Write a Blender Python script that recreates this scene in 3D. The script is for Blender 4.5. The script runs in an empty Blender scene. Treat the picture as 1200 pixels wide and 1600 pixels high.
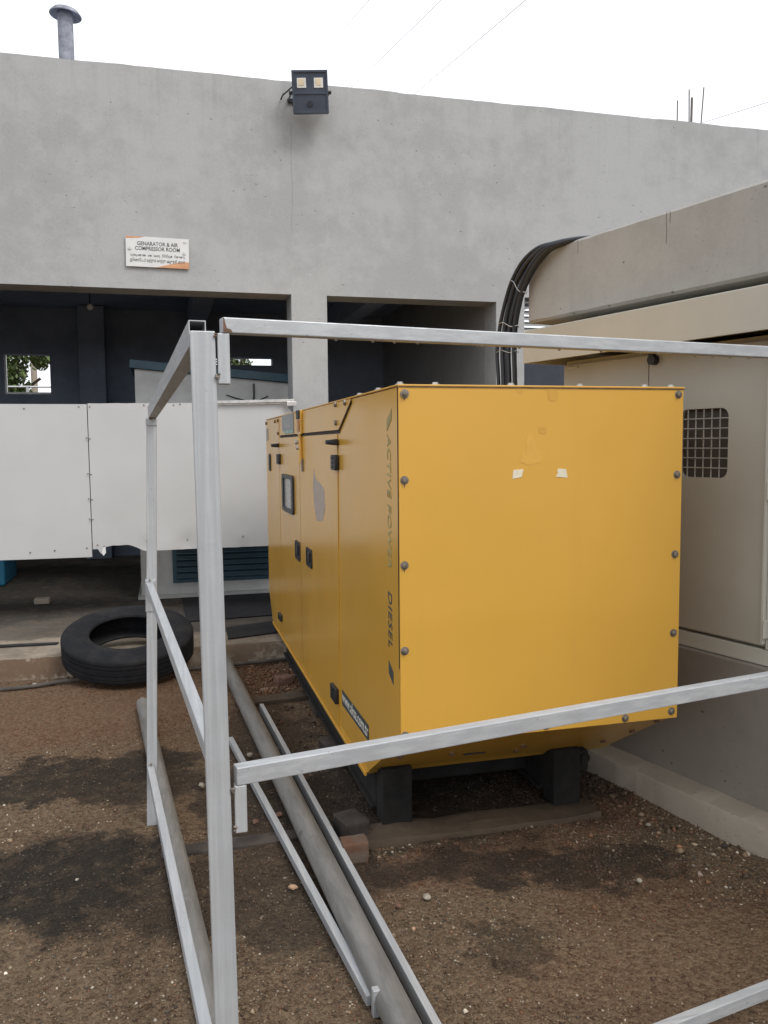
import bpy, bmesh, math, random
import numpy as np
from mathutils import Matrix, Vector, noise
C = bpy.context.scene.collection
R = math.radians
random.seed(7)

# ---------------------------------------------------------------- camera, sky, sun, exposure
cam = bpy.data.cameras.new("camera")
cam.sensor_fit = 'VERTICAL'; cam.sensor_height = 36.0; cam.lens = 29.25
cam.clip_start = 0.05; cam.clip_end = 2000
co = bpy.data.objects.new("camera", cam); C.objects.link(co)
right = Vector((0.96747, -0.25284, -0.0087)).normalized()
back = Vector((-0.25146, -0.96448, 0.0809)).normalized()
up = back.cross(right).normalized(); right = up.cross(back).normalized()
m = Matrix((right, up, back)).transposed().to_4x4(); m.translation = (0, 0, 1.5)
co.matrix_world = m
bpy.context.scene.camera = co

SUN_EL, SUN_AZ = 50.0, 148.0      # azimuth measured clockwise from +Y: the light comes from behind the camera
world = bpy.data.worlds.new("World"); bpy.context.scene.world = world; world.use_nodes = True
nt = world.node_tree; nt.nodes.clear()
sky = nt.nodes.new("ShaderNodeTexSky"); sky.sky_type = 'NISHITA'; sky.sun_disc = False
sky.sun_elevation = R(SUN_EL); sky.sun_rotation = R(SUN_AZ); sky.dust_density = 4.0; sky.air_density = 1.0
hsv = nt.nodes.new("ShaderNodeHueSaturation"); hsv.inputs['Saturation'].default_value = 0.25
cl = nt.nodes.new("ShaderNodeMix"); cl.data_type = 'RGBA'; cl.inputs[0].default_value = 0.8
tc = nt.nodes.new("ShaderNodeTexCoord"); nz = nt.nodes.new("ShaderNodeTexNoise"); nz.inputs['Scale'].default_value = 1.6; nz.inputs['Detail'].default_value = 5
cr = nt.nodes.new("ShaderNodeValToRGB")
cr.color_ramp.elements[0].position = 0.3; cr.color_ramp.elements[0].color = (9.3, 9.8, 10.8, 1)
cr.color_ramp.elements[1].position = 0.75; cr.color_ramp.elements[1].color = (12.6, 12.7, 12.9, 1)
bg = nt.nodes.new("ShaderNodeBackground"); bg.inputs['Strength'].default_value = 0.10
wo = nt.nodes.new("ShaderNodeOutputWorld")
L = nt.links.new
L(tc.outputs['Generated'], nz.inputs['Vector']); L(nz.outputs['Fac'], cr.inputs['Fac'])
L(sky.outputs['Color'], hsv.inputs['Color']); L(hsv.outputs['Color'], cl.inputs[6]); L(cr.outputs['Color'], cl.inputs[7])
L(cl.outputs[2], bg.inputs['Color']); L(bg.outputs['Background'], wo.inputs['Surface'])
sd = bpy.data.lights.new("sun", 'SUN'); sd.energy = 1.3; sd.angle = R(25); sd.color = (1.0, 0.97, 0.92)
so = bpy.data.objects.new("sun", sd); C.objects.link(so)
az, el = R(SUN_AZ), R(SUN_EL)
sdir = Vector((math.sin(az)*math.cos(el), math.cos(az)*math.cos(el), math.sin(el)))
so.rotation_euler = sdir.to_track_quat('Z', 'Y').to_euler(); so.location = (0, -5, 12)
vs = bpy.context.scene.view_settings
vs.view_transform = 'Standard'; vs.look = 'None'; vs.gamma = 1.0; vs.use_curve_mapping = False; vs.exposure = 0.36

# ---------------------------------------------------------------- material helpers
class NT:
    def __init__(s, name):
        s.m = bpy.data.materials.new(name); s.m.use_nodes = True
        s.t = s.m.node_tree; s.b = s.t.nodes['Principled BSDF']; s.pos = None
    def n(s, ty, **kw):
        x = s.t.nodes.new(ty)
        for k, v in kw.items(): setattr(x, k, v)
        return x
    def l(s, a, b): s.t.links.new(a, b)
    def P(s):
        if s.pos is None: s.pos = s.n("ShaderNodeNewGeometry").outputs['Position']
        return s.pos
    def scaled(s, v):
        x = s.n("ShaderNodeMapping"); x.inputs['Scale'].default_value = v; s.l(s.P(), x.inputs['Vector']); return x.outputs['Vector']
    def noise(s, scale, detail=4, rough=0.55, vec=None, dist=0):
        x = s.n("ShaderNodeTexNoise"); x.inputs['Scale'].default_value = scale; x.inputs['Detail'].default_value = detail
        x.inputs['Roughness'].default_value = rough; x.inputs['Distortion'].default_value = dist
        s.l(vec if vec is not None else s.P(), x.inputs['Vector']); return x.outputs['Fac']
    def vor(s, scale, feature='F1', out='Distance', vec=None):
        x = s.n("ShaderNodeTexVoronoi"); x.feature = feature; x.inputs['Scale'].default_value = scale
        s.l(vec if vec is not None else s.P(), x.inputs['Vector']); return x.outputs[out]
    def rng(s, v, a, b, c=0.0, d=1.0):
        x = s.n("ShaderNodeMapRange"); x.interpolation_type = 'SMOOTHSTEP'
        for i, q in zip(('From Min', 'From Max', 'To Min', 'To Max'), (a, b, c, d)): x.inputs[i].default_value = q
        s.l(v, x.inputs['Value']); return x.outputs['Result']
    def math(s, op, a, b=None):
        x = s.n("ShaderNodeMath", operation=op)
        for i, q in enumerate((a, b)):
            if q is None: continue
            if isinstance(q, (int, float)): x.inputs[i].default_value = q
            else: s.l(q, x.inputs[i])
        return x.outputs[0]
    def mix(s, f, a, b, blend='MIX'):
        x = s.n("ShaderNodeMix"); x.data_type = 'RGBA'; x.blend_type = blend
        if isinstance(f, (int, float)): x.inputs[0].default_value = f
        else: s.l(f, x.inputs[0])
        for i, q in ((6, a), (7, b)):
            if isinstance(q, tuple): x.inputs[i].default_value = (*q, 1)[:4]
            else: s.l(q, x.inputs[i])
        return x.outputs[2]
    def bump(s, h, strength=0.3, dist=0.01, prev=None):
        x = s.n("ShaderNodeBump"); x.inputs['Strength'].default_value = strength; x.inputs['Distance'].default_value = dist
        s.l(h, x.inputs['Height'])
        if prev is not None: s.l(prev, x.inputs['Normal'])
        return x.outputs['Normal']
    def blobs(s, lst, warp=0.12, wscale=6, edge=0.35):
        """union of soft irregular patches: (x, y, rx, ry, rotation_deg, strength), seen from above"""
        nzx = s.n("ShaderNodeTexNoise"); nzx.inputs['Scale'].default_value = wscale; nzx.inputs['Detail'].default_value = 9; nzx.inputs['Roughness'].default_value = .68; s.l(s.P(), nzx.inputs['Vector'])
        v1 = s.n("ShaderNodeVectorMath", operation='SUBTRACT'); s.l(nzx.outputs['Color'], v1.inputs[0]); v1.inputs[1].default_value = (.5, .5, .5)
        v2 = s.n("ShaderNodeVectorMath", operation='SCALE'); s.l(v1.outputs[0], v2.inputs[0]); v2.inputs['Scale'].default_value = warp*4
        v3 = s.n("ShaderNodeVectorMath", operation='ADD'); s.l(v2.outputs[0], v3.inputs[0]); s.l(s.P(), v3.inputs[1])
        acc = None
        for (x, y, rx, ry, rot, st) in lst:
            mp = s.n("ShaderNodeMapping"); mp.vector_type = 'TEXTURE'
            mp.inputs['Location'].default_value = (x, y, 0); mp.inputs['Rotation'].default_value = (0, 0, R(rot)); mp.inputs['Scale'].default_value = (rx, ry, 1000)
            s.l(v3.outputs[0], mp.inputs['Vector'])
            ln = s.n("ShaderNodeVectorMath", operation='LENGTH'); s.l(mp.outputs[0], ln.inputs[0])
            r = s.rng(ln.outputs['Value'], 1-edge, 1+edge, st, 0.0)
            acc = r if acc is None else s.math('MAXIMUM', acc, r)
        return acc
    def done(s, col=None, rough=None, metal=None, normal=None, spec=None, coat=None):
        for k, v in (('Base Color', col), ('Roughness', rough), ('Metallic', metal), ('Specular IOR Level', spec), ('Coat Weight', coat)):
            if v is None: continue
            if isinstance(v, tuple): s.b.inputs[k].default_value = (*v, 1)[:4]
            elif isinstance(v, (int, float)): s.b.inputs[k].default_value = v
            else: s.l(v, s.b.inputs[k])
        if normal is not None: s.l(normal, s.b.inputs['Normal'])
        return s.m

def concrete(name, base, dark=0.78, warm=(1.0, 1.0, 1.0), pits=True, streak=0.12, bumpd=0.004, mott=0.22, scale=1.0, rough=0.9, drips=None, spread=.14):
    s = NT(name)
    b = tuple(base[i]*warm[i] for i in range(3)); d = tuple(q*dark for q in b)
    big = s.noise(0.9*scale, 6, 0.6)
    mid = s.noise(5*scale, 6, 0.65)
    f = s.rng(s.math('ADD', s.math('MULTIPLY', big, .55), s.math('MULTIPLY', mid, .45)), .5-spread, .5+spread)
    col = s.mix(f, d, b)
    if mott:
        fine = s.noise(55*scale, 4, .7)
        col = s.mix(mott, col, s.mix(fine, tuple(q*.55 for q in b), tuple(min(1, q*1.35) for q in b)))
    if streak:
        st = s.noise(1.0, 5, .6, vec=s.scaled((5, 5, .35)))
        col = s.mix(s.rng(st, .52, .75, 0, streak*2.2), col, tuple(q*.62 for q in b))
    if drips:
        sp = s.n("ShaderNodeSeparateXYZ"); s.l(s.P(), sp.inputs[0])
        dr = s.rng(s.noise(1.0, 5, .7, vec=s.scaled((16, 16, .5))), .48, .72)
        reach = s.rng(s.math('ADD', sp.outputs[2], s.math('MULTIPLY', s.noise(1.0, 3, .6, vec=s.scaled((7, 7, .2))), -.9)), drips[0], drips[1])
        col = s.mix(s.math('MULTIPLY', s.math('MULTIPLY', dr, reach), .26), col, tuple(q*.5 for q in b))
    nrm_h = s.math('ADD', s.noise(9*scale, 6, .7), s.math('MULTIPLY', s.noise(70, 3, .6), .25))
    if pits:
        pv = s.scaled((1.0, 1.0, 1.6))
        pd = s.vor(9, vec=pv); gate = s.noise(3.2, 3, .6)
        pm = s.math('MULTIPLY', s.rng(pd, .045, .085, 1, 0), s.rng(gate, .46, .56))
        pm2 = s.math('MULTIPLY', s.rng(s.vor(26, vec=s.scaled((1, 1, 2.2))), .07, .13, 1, 0), s.rng(s.noise(2.1, 3, .6), .44, .56))
        pm = s.math('MAXIMUM', pm, s.math('MULTIPLY', pm2, .8))
        col = s.mix(s.math('MULTIPLY', pm, .85), col, tuple(q*.35 for q in b))
        nrm_h = s.math('SUBTRACT', nrm_h, s.math('MULTIPLY', pm, .8))
    return s.done(col, rough, normal=s.bump(nrm_h, .45, bumpd), spec=.25)

def simple(name, col, rough=.5, metal=0.0, var=.12, nscale=8, bumpd=0.0, spec=.5, coat=None, emit=None):
    s = NT(name)
    f = s.noise(nscale, 5, .6)
    c = s.mix(s.rng(f, .3, .7), tuple(q*(1-var) for q in col), tuple(min(1, q*(1+var)) for q in col))
    nrm = s.bump(s.noise(nscale*6, 4, .6), .3, bumpd) if bumpd else None
    rr = s.rng(s.noise(nscale*1.7, 4, .6), .3, .7, max(0, rough-.06), min(1, rough+.06))
    return s.done(c, rr, metal, nrm, spec, coat)

M = {}
M['wall'] = concrete("wall_plaster", (.405, .41, .41), dark=.80, mott=.28, streak=.05, bumpd=.006, drips=(3.3, 4.2), spread=.09)
M['slab'] = concrete("slab_concrete", (.40, .382, .35), dark=.80, mott=.2, streak=.14, bumpd=.004)
M['plinth'] = concrete("plinth_concrete", (.255, .225, .19), dark=.82, mott=.12, streak=.08, bumpd=.003)
M['kerb'] = concrete("kerb_concrete", (.345, .30, .24), dark=.8, mott=.25, streak=0, bumpd=.008, scale=2.0)
M['pave'] = concrete("pavement_concrete", (.34, .30, .25), dark=.55, mott=.25, streak=0, bumpd=.006, pits=False, scale=1.5)
def pave_mat():
    s = NT("oily_shaded_floor_concrete")
    f = s.rng(s.noise(3, 6, .65), .35, .65)
    col = s.mix(f, (.19, .16, .125), (.31, .265, .21))
    col = s.mix(s.rng(s.noise(30, 5, .75), .5, .75, 0, .5), col, (.15, .12, .095))
    oil_shade = s.blobs([(-1.6, 8.6, 2.6, 1.75, 0, .95), (1.2, 8.6, 2.6, 1.85, 0, .95), (-1.9, 6.75, 1.3, .5, 0, .8), (-.3, 6.75, .8, .42, 0, .8), (.5, 6.75, .9, .5, 0, .85)], .2, 2.2, .12)  # oily grime, plus the building's shade darkened into the floor colour
    col = s.mix(s.math('MULTIPLY', oil_shade, .85), col, (.035, .034, .034))
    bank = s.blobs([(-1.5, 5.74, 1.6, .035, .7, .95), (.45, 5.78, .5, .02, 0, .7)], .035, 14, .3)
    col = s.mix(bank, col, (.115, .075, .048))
    edge = s.rng(s.noise(9, 5, .7), .5, .62, 0, .45)
    col = s.mix(edge, col, (.17, .125, .09))
    return s.done(col, s.rng(oil_shade, 0, 1, .92, .97), 0, s.bump(s.math('ADD', s.noise(18, 6, .7), s.math('MULTIPLY', s.noise(90, 3, .6), .4)), .5, .006), .12)
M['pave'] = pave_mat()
M['strip'] = concrete("footing_concrete", (.105, .078, .055), dark=.28, mott=.55, streak=0, bumpd=.01, scale=3)
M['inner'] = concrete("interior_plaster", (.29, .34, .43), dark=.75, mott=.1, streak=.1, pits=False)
M['jamb'] = concrete("jamb_plaster", (.33, .33, .33), dark=.85, mott=.12, streak=.05)
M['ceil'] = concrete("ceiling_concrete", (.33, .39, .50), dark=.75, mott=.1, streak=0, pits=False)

def yellow_paint(name, side=False):
    s = NT(name)
    f = s.rng(s.noise(1.6, 5, .6), .3, .7)
    base = (.665, .366, .055); alt = (.635, .35, .051)
    col = s.mix(f, alt, base)
    sp = s.rng(s.noise(60, 3, .7), .74, .78)
    col = s.mix(s.math('MULTIPLY', sp, .25), col, (.35, .22, .06))
    st = s.rng(s.noise(1.0, 5, .6, vec=s.scaled((14, 14, .8))), .55, .8, 0, .3)
    col = s.mix(st, col, (.52, .30, .07))
    if side:      # grime and chalking along the long side
        col = s.mix(s.rng(s.noise(1.1, 3, .5), .4, .75, 0, .3), col, (.52, .29, .06))
        ru, nr = .22, s.bump(s.noise(1.2, 2, .4), .12, .01)
    else:
        ru, nr = .36, s.bump(s.noise(2.0, 3, .5), .3, .012)
    r = s.rng(s.noise(2.5, 4, .5), .3, .7, ru-.02, ru+.05)
    return s.done(col, r, 0, nr, .5)
M['yellow'] = yellow_paint("yellow_paint"); M['yellow_side'] = yellow_paint("yellow_paint_weathered", True)
M['rust'] = simple("rust", (.13, .075, .045), .85, 0, .4, 30, .004)
M['seam'] = simple("seam_dark", (.035, .025, .018), .8)
M['black'] = simple("black_plastic", (.018, .019, .021), .45, 0, .2)
M['skid'] = simple("skid_steel", (.008, .007, .006), .9, 0, .5, 12, .004)
M['cable'] = simple("cable_sheath", (.018, .020, .026), .42, 0, .2)
M['bolt'] = simple("weathered_bolt", (.22, .19, .16), .5, .6, .3, 60)
M['tape'] = simple("masking_tape", (.72, .66, .50), .8, 0, .1, 60)
M['cab'] = simple("cabinet_paint", (.45, .42, .345), .42, 0, .05, 3)
M['cab_light'] = simple("cabinet_trim", (.52, .50, .43), .4, 0, .05, 3)
M['dark'] = simple("dark_void", (.02, .022, .028), .9)
M['grille'] = simple("grille_paint", (.42, .40, .35), .45)
M['sheetm'] = simple("white_sheet_metal", (.50, .50, .495), .42, 0, .04, 1.3)
M['lampbody'] = simple("lamp_housing", (.055, .068, .095), .45, .2, .15)
M['glass'] = simple("lamp_glass", (.72, .72, .68), .12)
M['led'] = simple("led_chip", (.72, .60, .42), .4)
M['alu'] = simple("aluminium", (.55, .55, .54), .42, .7, .15, 20)
M['teal'] = simple("teal_paint", (.03, .075, .105), .5)
M['mach'] = simple("machine_paint", (.44, .44, .43), .5, 0, .08)
M['blue'] = simple("blue_paint", (.02, .15, .26), .5)
M['signw'] = simple("sign_white", (.66, .66, .65), .45, 0, .04)
M['signo'] = simple("sign_orange", (.55, .28, .14), .5)
M['ink'] = simple("sign_ink", (.09, .09, .10), .6)
M['decal_teal'] = simple("faded_decal", (.36, .31, .12), .5, 0, .15)
M['decal_dark'] = simple("dark_decal", (.05, .065, .07), .45, 0, .2, 40)
M['decal_txt'] = simple("decal_lettering", (.66, .64, .58), .5, 0, .2, 60)
M['patch'] = simple("bare_patch", (.43, .36, .31), .6, 0, .15, 30)
M['smear'] = simple("paint_smear", (.675, .378, .064), .45, 0, .04, 30)
M['stain'] = simple("glue_stain", (.61, .33, .05), .45, 0, .06, 30)
M['chimney'] = simple("flue_metal", (.26, .27, .31), .7, 0, .3, 14)
M['wire'] = simple("wire_metal", (.30, .29, .28), .6)
M['louvre'] = simple("louvre_metal", (.36, .36, .36), .45, .1, .1)
M['leaf'] = simple("foliage", (.075, .11, .03), .6, 0, .55, 5)
M['bark'] = simple("bark", (.09, .07, .05), .9)
M['clay'] = simple("fired_clay", (.15, .08, .055), .9, 0, .3, 40, .003)
M['paleclay'] = simple("pale_clay", (.38, .24, .15), .9, 0, .2, 40, .003)
M['stone'] = simple("pale_stone", (.30, .265, .21), .9, 0, .3, 40, .003)
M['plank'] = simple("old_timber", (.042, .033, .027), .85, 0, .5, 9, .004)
M['conduit'] = simple("dirty_conduit", (.075, .065, .055), .85, 0, .3)
M['mat'] = simple("black_rubber", (.014, .014, .016), .95, 0, .3)
s = NT("water"); s.b.inputs['Transmission Weight'].default_value = 1; M['water'] = s.done((1, 1, 1), .02); s.b.inputs['IOR'].default_value = 1.33

def tube_paint(axis):
    """silver-white painted steel: long brush streaks, runs, bare spots and some rust"""
    s = NT("silver_painted_steel")
    sc3 = [90, 90, 90]; sc3[axis] = 2.0
    a = s.rng(s.noise(1.0, 6, .6, vec=s.scaled(tuple(sc3))), .38, .66)
    b = s.rng(s.noise(6, 5, .65), .35, .7)
    col = s.mix(a, (.40, .415, .43), (.49, .505, .51))
    col = s.mix(s.math('MULTIPLY', b, .35), col, (.38, .39, .40))
    sc4 = [80, 80, 80]; sc4[axis] = 7
    col = s.mix(s.rng(s.noise(1.0, 6, .75, vec=s.scaled(tuple(sc4))), .60, .72, 0, .5), col, (.20, .20, .20))
    sc = s.rng(s.noise(48, 5, .75), .66, .71, 0, .8)
    col = s.mix(sc, col, (.11, .10, .095))
    col = s.mix(s.rng(s.noise(11, 6, .8), .66, .76, 0, .6), col, (.22, .14, .085))
    r = s.rng(s.noise(25, 4, .6), .3, .7, .36, .55)
    return s.done(col, r, .25, s.bump(s.noise(60, 4, .7), .25, .002), .5)
M['tube_x'] = tube_paint(0); M['tube_y'] = tube_paint(1); M['tube_z'] = tube_paint(2)

def pipe_mat():
    s = NT("galvanised_pipe")
    f = s.rng(s.noise(1.0, 6, .7, vec=s.scaled((22, 3, 22))), .3, .7)
    col = s.mix(f, (.15, .145, .135), (.25, .24, .225))
    col = s.mix(s.rng(s.noise(9, 6, .7), .55, .75, 0, .7), col, (.30, .285, .26))
    col = s.mix(s.rng(s.noise(5, 6, .75), .60, .7, 0, .7), col, (.09, .065, .045))
    return s.done(col, .55, .3, s.bump(s.noise(40, 4, .7), .3, .003), .4)
M['pipe'] = pipe_mat()
def tyre_mat():
    s = NT("tyre_rubber")
    f = s.rng(s.noise(7, 6, .7), .4, .75)
    col = s.mix(f, (.012, .013, .016), (.028, .027, .027))
    return s.done(col, .85, 0, s.bump(s.noise(60, 4, .7), .3, .002), .2)
M['tyre'] = tyre_mat()

# oil and damp patches on the yard, seen from above: x, y, rx, ry, rotation, strength
DARK = [(-.55, 3.95, .75, .22, 8, .9), (-.15, 3.75, .35, .2, -10, .8), (-.45, 3.00, .42, .34, 10, 1), (.02, 2.75, .28, .28, 0, .75),
        (.32, 3.45, .22, .55, 0, .8), (.36, 2.75, .26, .5, 0, .7), (.62, 2.85, .16, .3, 0, .85), (.45, 4.3, .28, .5, 0, .6),
        (1.05, 2.70, .4, .14, -5, .85), (1.45, 2.60, .3, .15, -15, .75), (1.2, 3.4, .8, .55, 0, .9), (.95, 2.2, .14, .10, 0, .5)]
RED = [(.0, 4.6, .8, .5, 0, .5), (1.3, 2.0, .5, .2, 0, .5), (-.6, 4.95, 1.3, .62, 0, 1.0), (.6, 5.35, .4, .35, 0, .9), (1.0, 2.72, .5, .17, 0, .9), (1.45, 2.35, .3, .25, 0, .6), (.15, 3.2, .25, .6, 0, .35), (1.6, 3.1, .35, .3, 0, .6), (1.75, 2.0, .4, .3, 0, .5)]
def ground_mat():
    s = NT("gravel_yard")
    c1 = s.mix(s.rng(s.noise(2.2, 8, .7), .38, .62), (.092, .052, .029), (.150, .098, .056))
    red = s.blobs(RED, .15, 5)
    c1 = s.mix(s.math('MULTIPLY', red, .85), c1, (.140, .056, .028))
    vc = s.vor(75, out='Color'); sep = s.n("ShaderNodeSeparateColor"); s.l(vc, sep.inputs[0])
    g = s.mix(sep.outputs[0], (.045, .032, .021), (.25, .18, .115))
    c1 = s.mix(.5, c1, g)
    vc2 = s.vor(190, out='Color'); sep2 = s.n("ShaderNodeSeparateColor"); s.l(vc2, sep2.inputs[0])
    c1 = s.mix(.35, c1, s.mix(sep2.outputs[1], (.045, .034, .023), (.21, .155, .10)))
    dk = s.math('MULTIPLY', s.blobs(DARK, .2, 4.5, .2), s.rng(s.noise(11, 6, .75), .32, .54, .62, 1.0))
    c1 = s.mix(s.math('MULTIPLY', dk, .93), c1, (.016, .014, .012))
    h = s.math('ADD', s.math('MULTIPLY', s.vor(75), -.6), s.math('ADD', s.math('MULTIPLY', s.vor(190), -.3), s.noise(14, 5, .6)))
    return s.done(c1, s.rng(dk, 0, 1, .93, .86), 0, s.bump(h, .9, .012), .18)
M['ground'] = ground_mat()
def gravel_mat():
    s = NT("loose_gravel")
    a = s.n("ShaderNodeAttribute", attribute_name="tint")
    col = a.outputs['Color']
    dk = s.math('MULTIPLY', s.blobs(DARK, .2, 4.5, .2), s.rng(s.noise(11, 6, .75), .32, .54, .62, 1.0)); red = s.blobs(RED, .15, 5)
    col = s.mix(s.math('MULTIPLY', red, .75), col, (.145, .060, .030))
    col = s.mix(s.math('MULTIPLY', dk, .8), col, (.020, .018, .016))
    return s.done(col, .85, 0, None, .3)
M['gravel'] = gravel_mat()

# ---------------------------------------------------------------- mesh helpers
WM = {}     # world matrix of every root / part
def nbm(): return bmesh.new()
def merge(dst, src):
    me = bpy.data.meshes.new("tmp"); src.to_mesh(me); src.free(); dst.from_mesh(me); bpy.data.meshes.remove(me)
def box(bm, x0, x1, y0, y1, z0, z1, bev=0.0, seg=2, mat=None):
    t = bmesh.new(); bmesh.ops.create_cube(t, size=1)
    for v in t.verts: v.co = Vector(((x0+x1)/2+v.co.x*(x1-x0), (y0+y1)/2+v.co.y*(y1-y0), (z0+z1)/2+v.co.z*(z1-z0)))
    if bev: bmesh.ops.bevel(t, geom=t.edges[:]+t.verts[:], offset=bev, segments=seg, affect='EDGES', profile=.5)
    if mat is not None: t.transform(mat)
    merge(bm, t)
def beam(bm, a, b, w, h, bev=.002, side=None):
    """rectangular tube from a to b; w across (horizontal), h in the other direction"""
    a, b = Vector(a), Vector(b); d = (b-a); ln = d.length; d.normalize()
    ref = Vector((0, 0, 1)) if abs(d.z) < .9 else Vector(side or (1, 0, 0))
    if abs(d.z) < .9:
        x = d.cross(ref).normalized(); z = x.cross(d).normalized()
    else:
        x = (ref - d*ref.dot(d)).normalized(); z = x.cross(d).normalized()
    mt = Matrix((x, d, z)).transposed().to_4x4(); mt.translation = (a+b)/2
    box(bm, -w/2, w/2, -ln/2, ln/2, -h/2, h/2, bev, 2, mt)
def cyl(bm, a, b, r, n=20, r2=None, cap=True):
    a, b = Vector(a), Vector(b); d = b-a
    t = bmesh.new(); bmesh.ops.create_cone(t, cap_ends=cap, segments=n, radius1=r, radius2=r if r2 is None else r2, depth=d.length)
    mt = d.to_track_quat('Z', 'Y').to_matrix().to_4x4(); mt.translation = (a+b)/2
    t.transform(mt); merge(bm, t)
def smooth_path(pts, k=8):
    pts = [Vector(p) for p in pts]; out = []
    P = [pts[0]*2-pts[1]]+pts+[pts[-1]*2-pts[-2]]
    for i in range(1, len(P)-2):
        for j in range(k):
            t = j/k
            out.append(.5*((2*P[i])+(-P[i-1]+P[i+1])*t+(2*P[i-1]-5*P[i]+4*P[i+1]-P[i+2])*t*t+(-P[i-1]+3*P[i]-3*P[i+1]+P[i+2])*t**3))
    out.append(pts[-1]); return out
def tube(bm, pts, r, n=10, cap=True):
    pts = [Vector(p) for p in pts]; rings = []; prev = None
    for i, p in enumerate(pts):
        d = (pts[min(i+1, len(pts)-1)]-pts[max(i-1, 0)]).normalized()
        if prev is None:
            x = d.orthogonal().normalized()
        else:
            x = (prev-d*prev.dot(d)).normalized()
        prev = x; y = d.cross(x)
        rings.append([bm.verts.new(p+(x*math.cos(2*math.pi*k/n)+y*math.sin(2*math.pi*k/n))*r) for k in range(n)])
    for a, b in zip(rings, rings[1:]):
        for k in range(n): bm.faces.new((a[k], a[(k+1) % n], b[(k+1) % n], b[k]))
    if cap: bm.faces.new(rings[0][::-1]); bm.faces.new(rings[-1])
def pipe_hollow(bm, a, b, r, wall=.004, n=32):
    a, b = Vector(a), Vector(b); q = (b-a).to_track_quat('Z', 'Y').to_matrix()
    def ring(p, rr): return [bm.verts.new(p+q @ Vector((math.cos(2*math.pi*k/n)*rr, math.sin(2*math.pi*k/n)*rr, 0))) for k in range(n)]
    o0, o1, i1, i0 = ring(a, r), ring(b, r), ring(b, r-wall), ring(a, r-wall)
    for p, s_ in ((o0, o1), (o1, i1), (i1, i0), (i0, o0)):
        for k in range(n): bm.faces.new((p[k], p[(k+1) % n], s_[(k+1) % n], s_[k]))
def lathe(bm, prof, n=48, mat=None, closed=True):
    rings = []
    for k in range(n):
        a = 2*math.pi*k/n
        rings.append([bm.verts.new((r*math.cos(a), r*math.sin(a), z)) for r, z in prof])
    m_ = len(prof)
    for k in range(n):
        A, B = rings[k], rings[(k+1) % n]
        for j in range(m_ if closed else m_-1):
            q = [A[j], B[j], B[(j+1) % m_], A[(j+1) % m_]]
            try: bm.faces.new(q)
            except ValueError: pass
    if mat is not None: bmesh.ops.transform(bm, matrix=mat, verts=bm.verts)
def plate(bm, outer, holes, thick, fn):
    """flat plate with holes; outer/holes lists of (u, w); fn(u, w, t) -> world point; t in (0, thick)"""
    layers = []
    for t_ in (0.0, thick):
        t = bmesh.new(); edges = []
        for loop in [outer]+list(holes):
            vs_ = [t.verts.new((u, w, 0)) for u, w in loop]
            edges += [t.edges.new((vs_[i], vs_[(i+1) % len(vs_)])) for i in range(len(vs_))]
        bmesh.ops.triangle_fill(t, use_beauty=True, use_dissolve=False, edges=edges)
        for v in t.verts: v.co = Vector(fn(v.co.x, v.co.y, t_))
        merge(bm, t)
    for loop in [outer]+list(holes):
        n = len(loop)
        A = [bm.verts.new(fn(u, w, 0)) for u, w in loop]; B = [bm.verts.new(fn(u, w, thick)) for u, w in loop]
        for i in range(n): bm.faces.new((A[i], A[(i+1) % n], B[(i+1) % n], B[i]))
    bmesh.ops.remove_doubles(bm, verts=bm.verts, dist=1e-5)
def rrect(u0, u1, w0, w1, r, k=5):
    pts = []
    for cx, cy, a0 in ((u1-r, w1-r, 0), (u0+r, w1-r, 90), (u0+r, w0+r, 180), (u1-r, w0+r, 270)):
        for j in range(k+1):
            a = R(a0+90*j/k); pts.append((cx+r*math.cos(a), cy+r*math.sin(a)))
    return pts

def tag(o, label=None, cat=None, group=None, kind=None):
    if label: o['label'] = label
    if cat: o['category'] = cat
    if group: o['group'] = group
    if kind: o['kind'] = kind
    return o
def root(name, loc, label, cat, group=None, rotz=0.0):
    o = bpy.data.objects.new(name, None); o.empty_display_size = .1; C.objects.link(o)
    o.location = loc; o.rotation_euler = (0, 0, rotz)
    WM[o] = Matrix.Translation(loc) @ Matrix.Rotation(rotz, 4, 'Z')
    return tag(o, label, cat, group)
def part(name, bm, mat, parent=None, smooth=False, local=False, angle=None, label=None):
    """mesh object from world-space geometry (or geometry in its parent's space when local)"""
    bmesh.ops.recalc_face_normals(bm, faces=bm.faces)
    me = bpy.data.meshes.new(name); bm.to_mesh(me); bm.free()
    mats = mat if isinstance(mat, list) else [mat]
    for q in mats: me.materials.append(q)
    o = bpy.data.objects.new(name, me); C.objects.link(o)
    pw = WM[parent] if parent is not None else Matrix()
    if not local: me.transform(pw.inverted())
    cs = [Vector(v.co) for v in me.vertices]
    lo = Vector((min(c.x for c in cs), min(c.y for c in cs), min(c.z for c in cs))); hi = Vector((max(c.x for c in cs), max(c.y for c in cs), max(c.z for c in cs)))
    ctr = (lo+hi)/2
    if parent is None: ctr.z = lo.z
    me.transform(Matrix.Translation(-ctr)); o.location = ctr
    if parent is not None: o.parent = parent
    WM[o] = pw @ Matrix.Translation(ctr)
    if smooth:
        me.polygons.foreach_set('use_smooth', [True]*len(me.polygons))
        me.set_sharp_from_angle(angle=R(angle or 35))
    if label: o['label'] = label
    return o
def copy_part(src, parent, world_loc):
    o = src.copy(); C.objects.link(o); o.parent = parent
    o.location = WM[parent].inverted() @ Vector(world_loc); WM[o] = WM[parent] @ Matrix.Translation(o.location); return o
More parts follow.
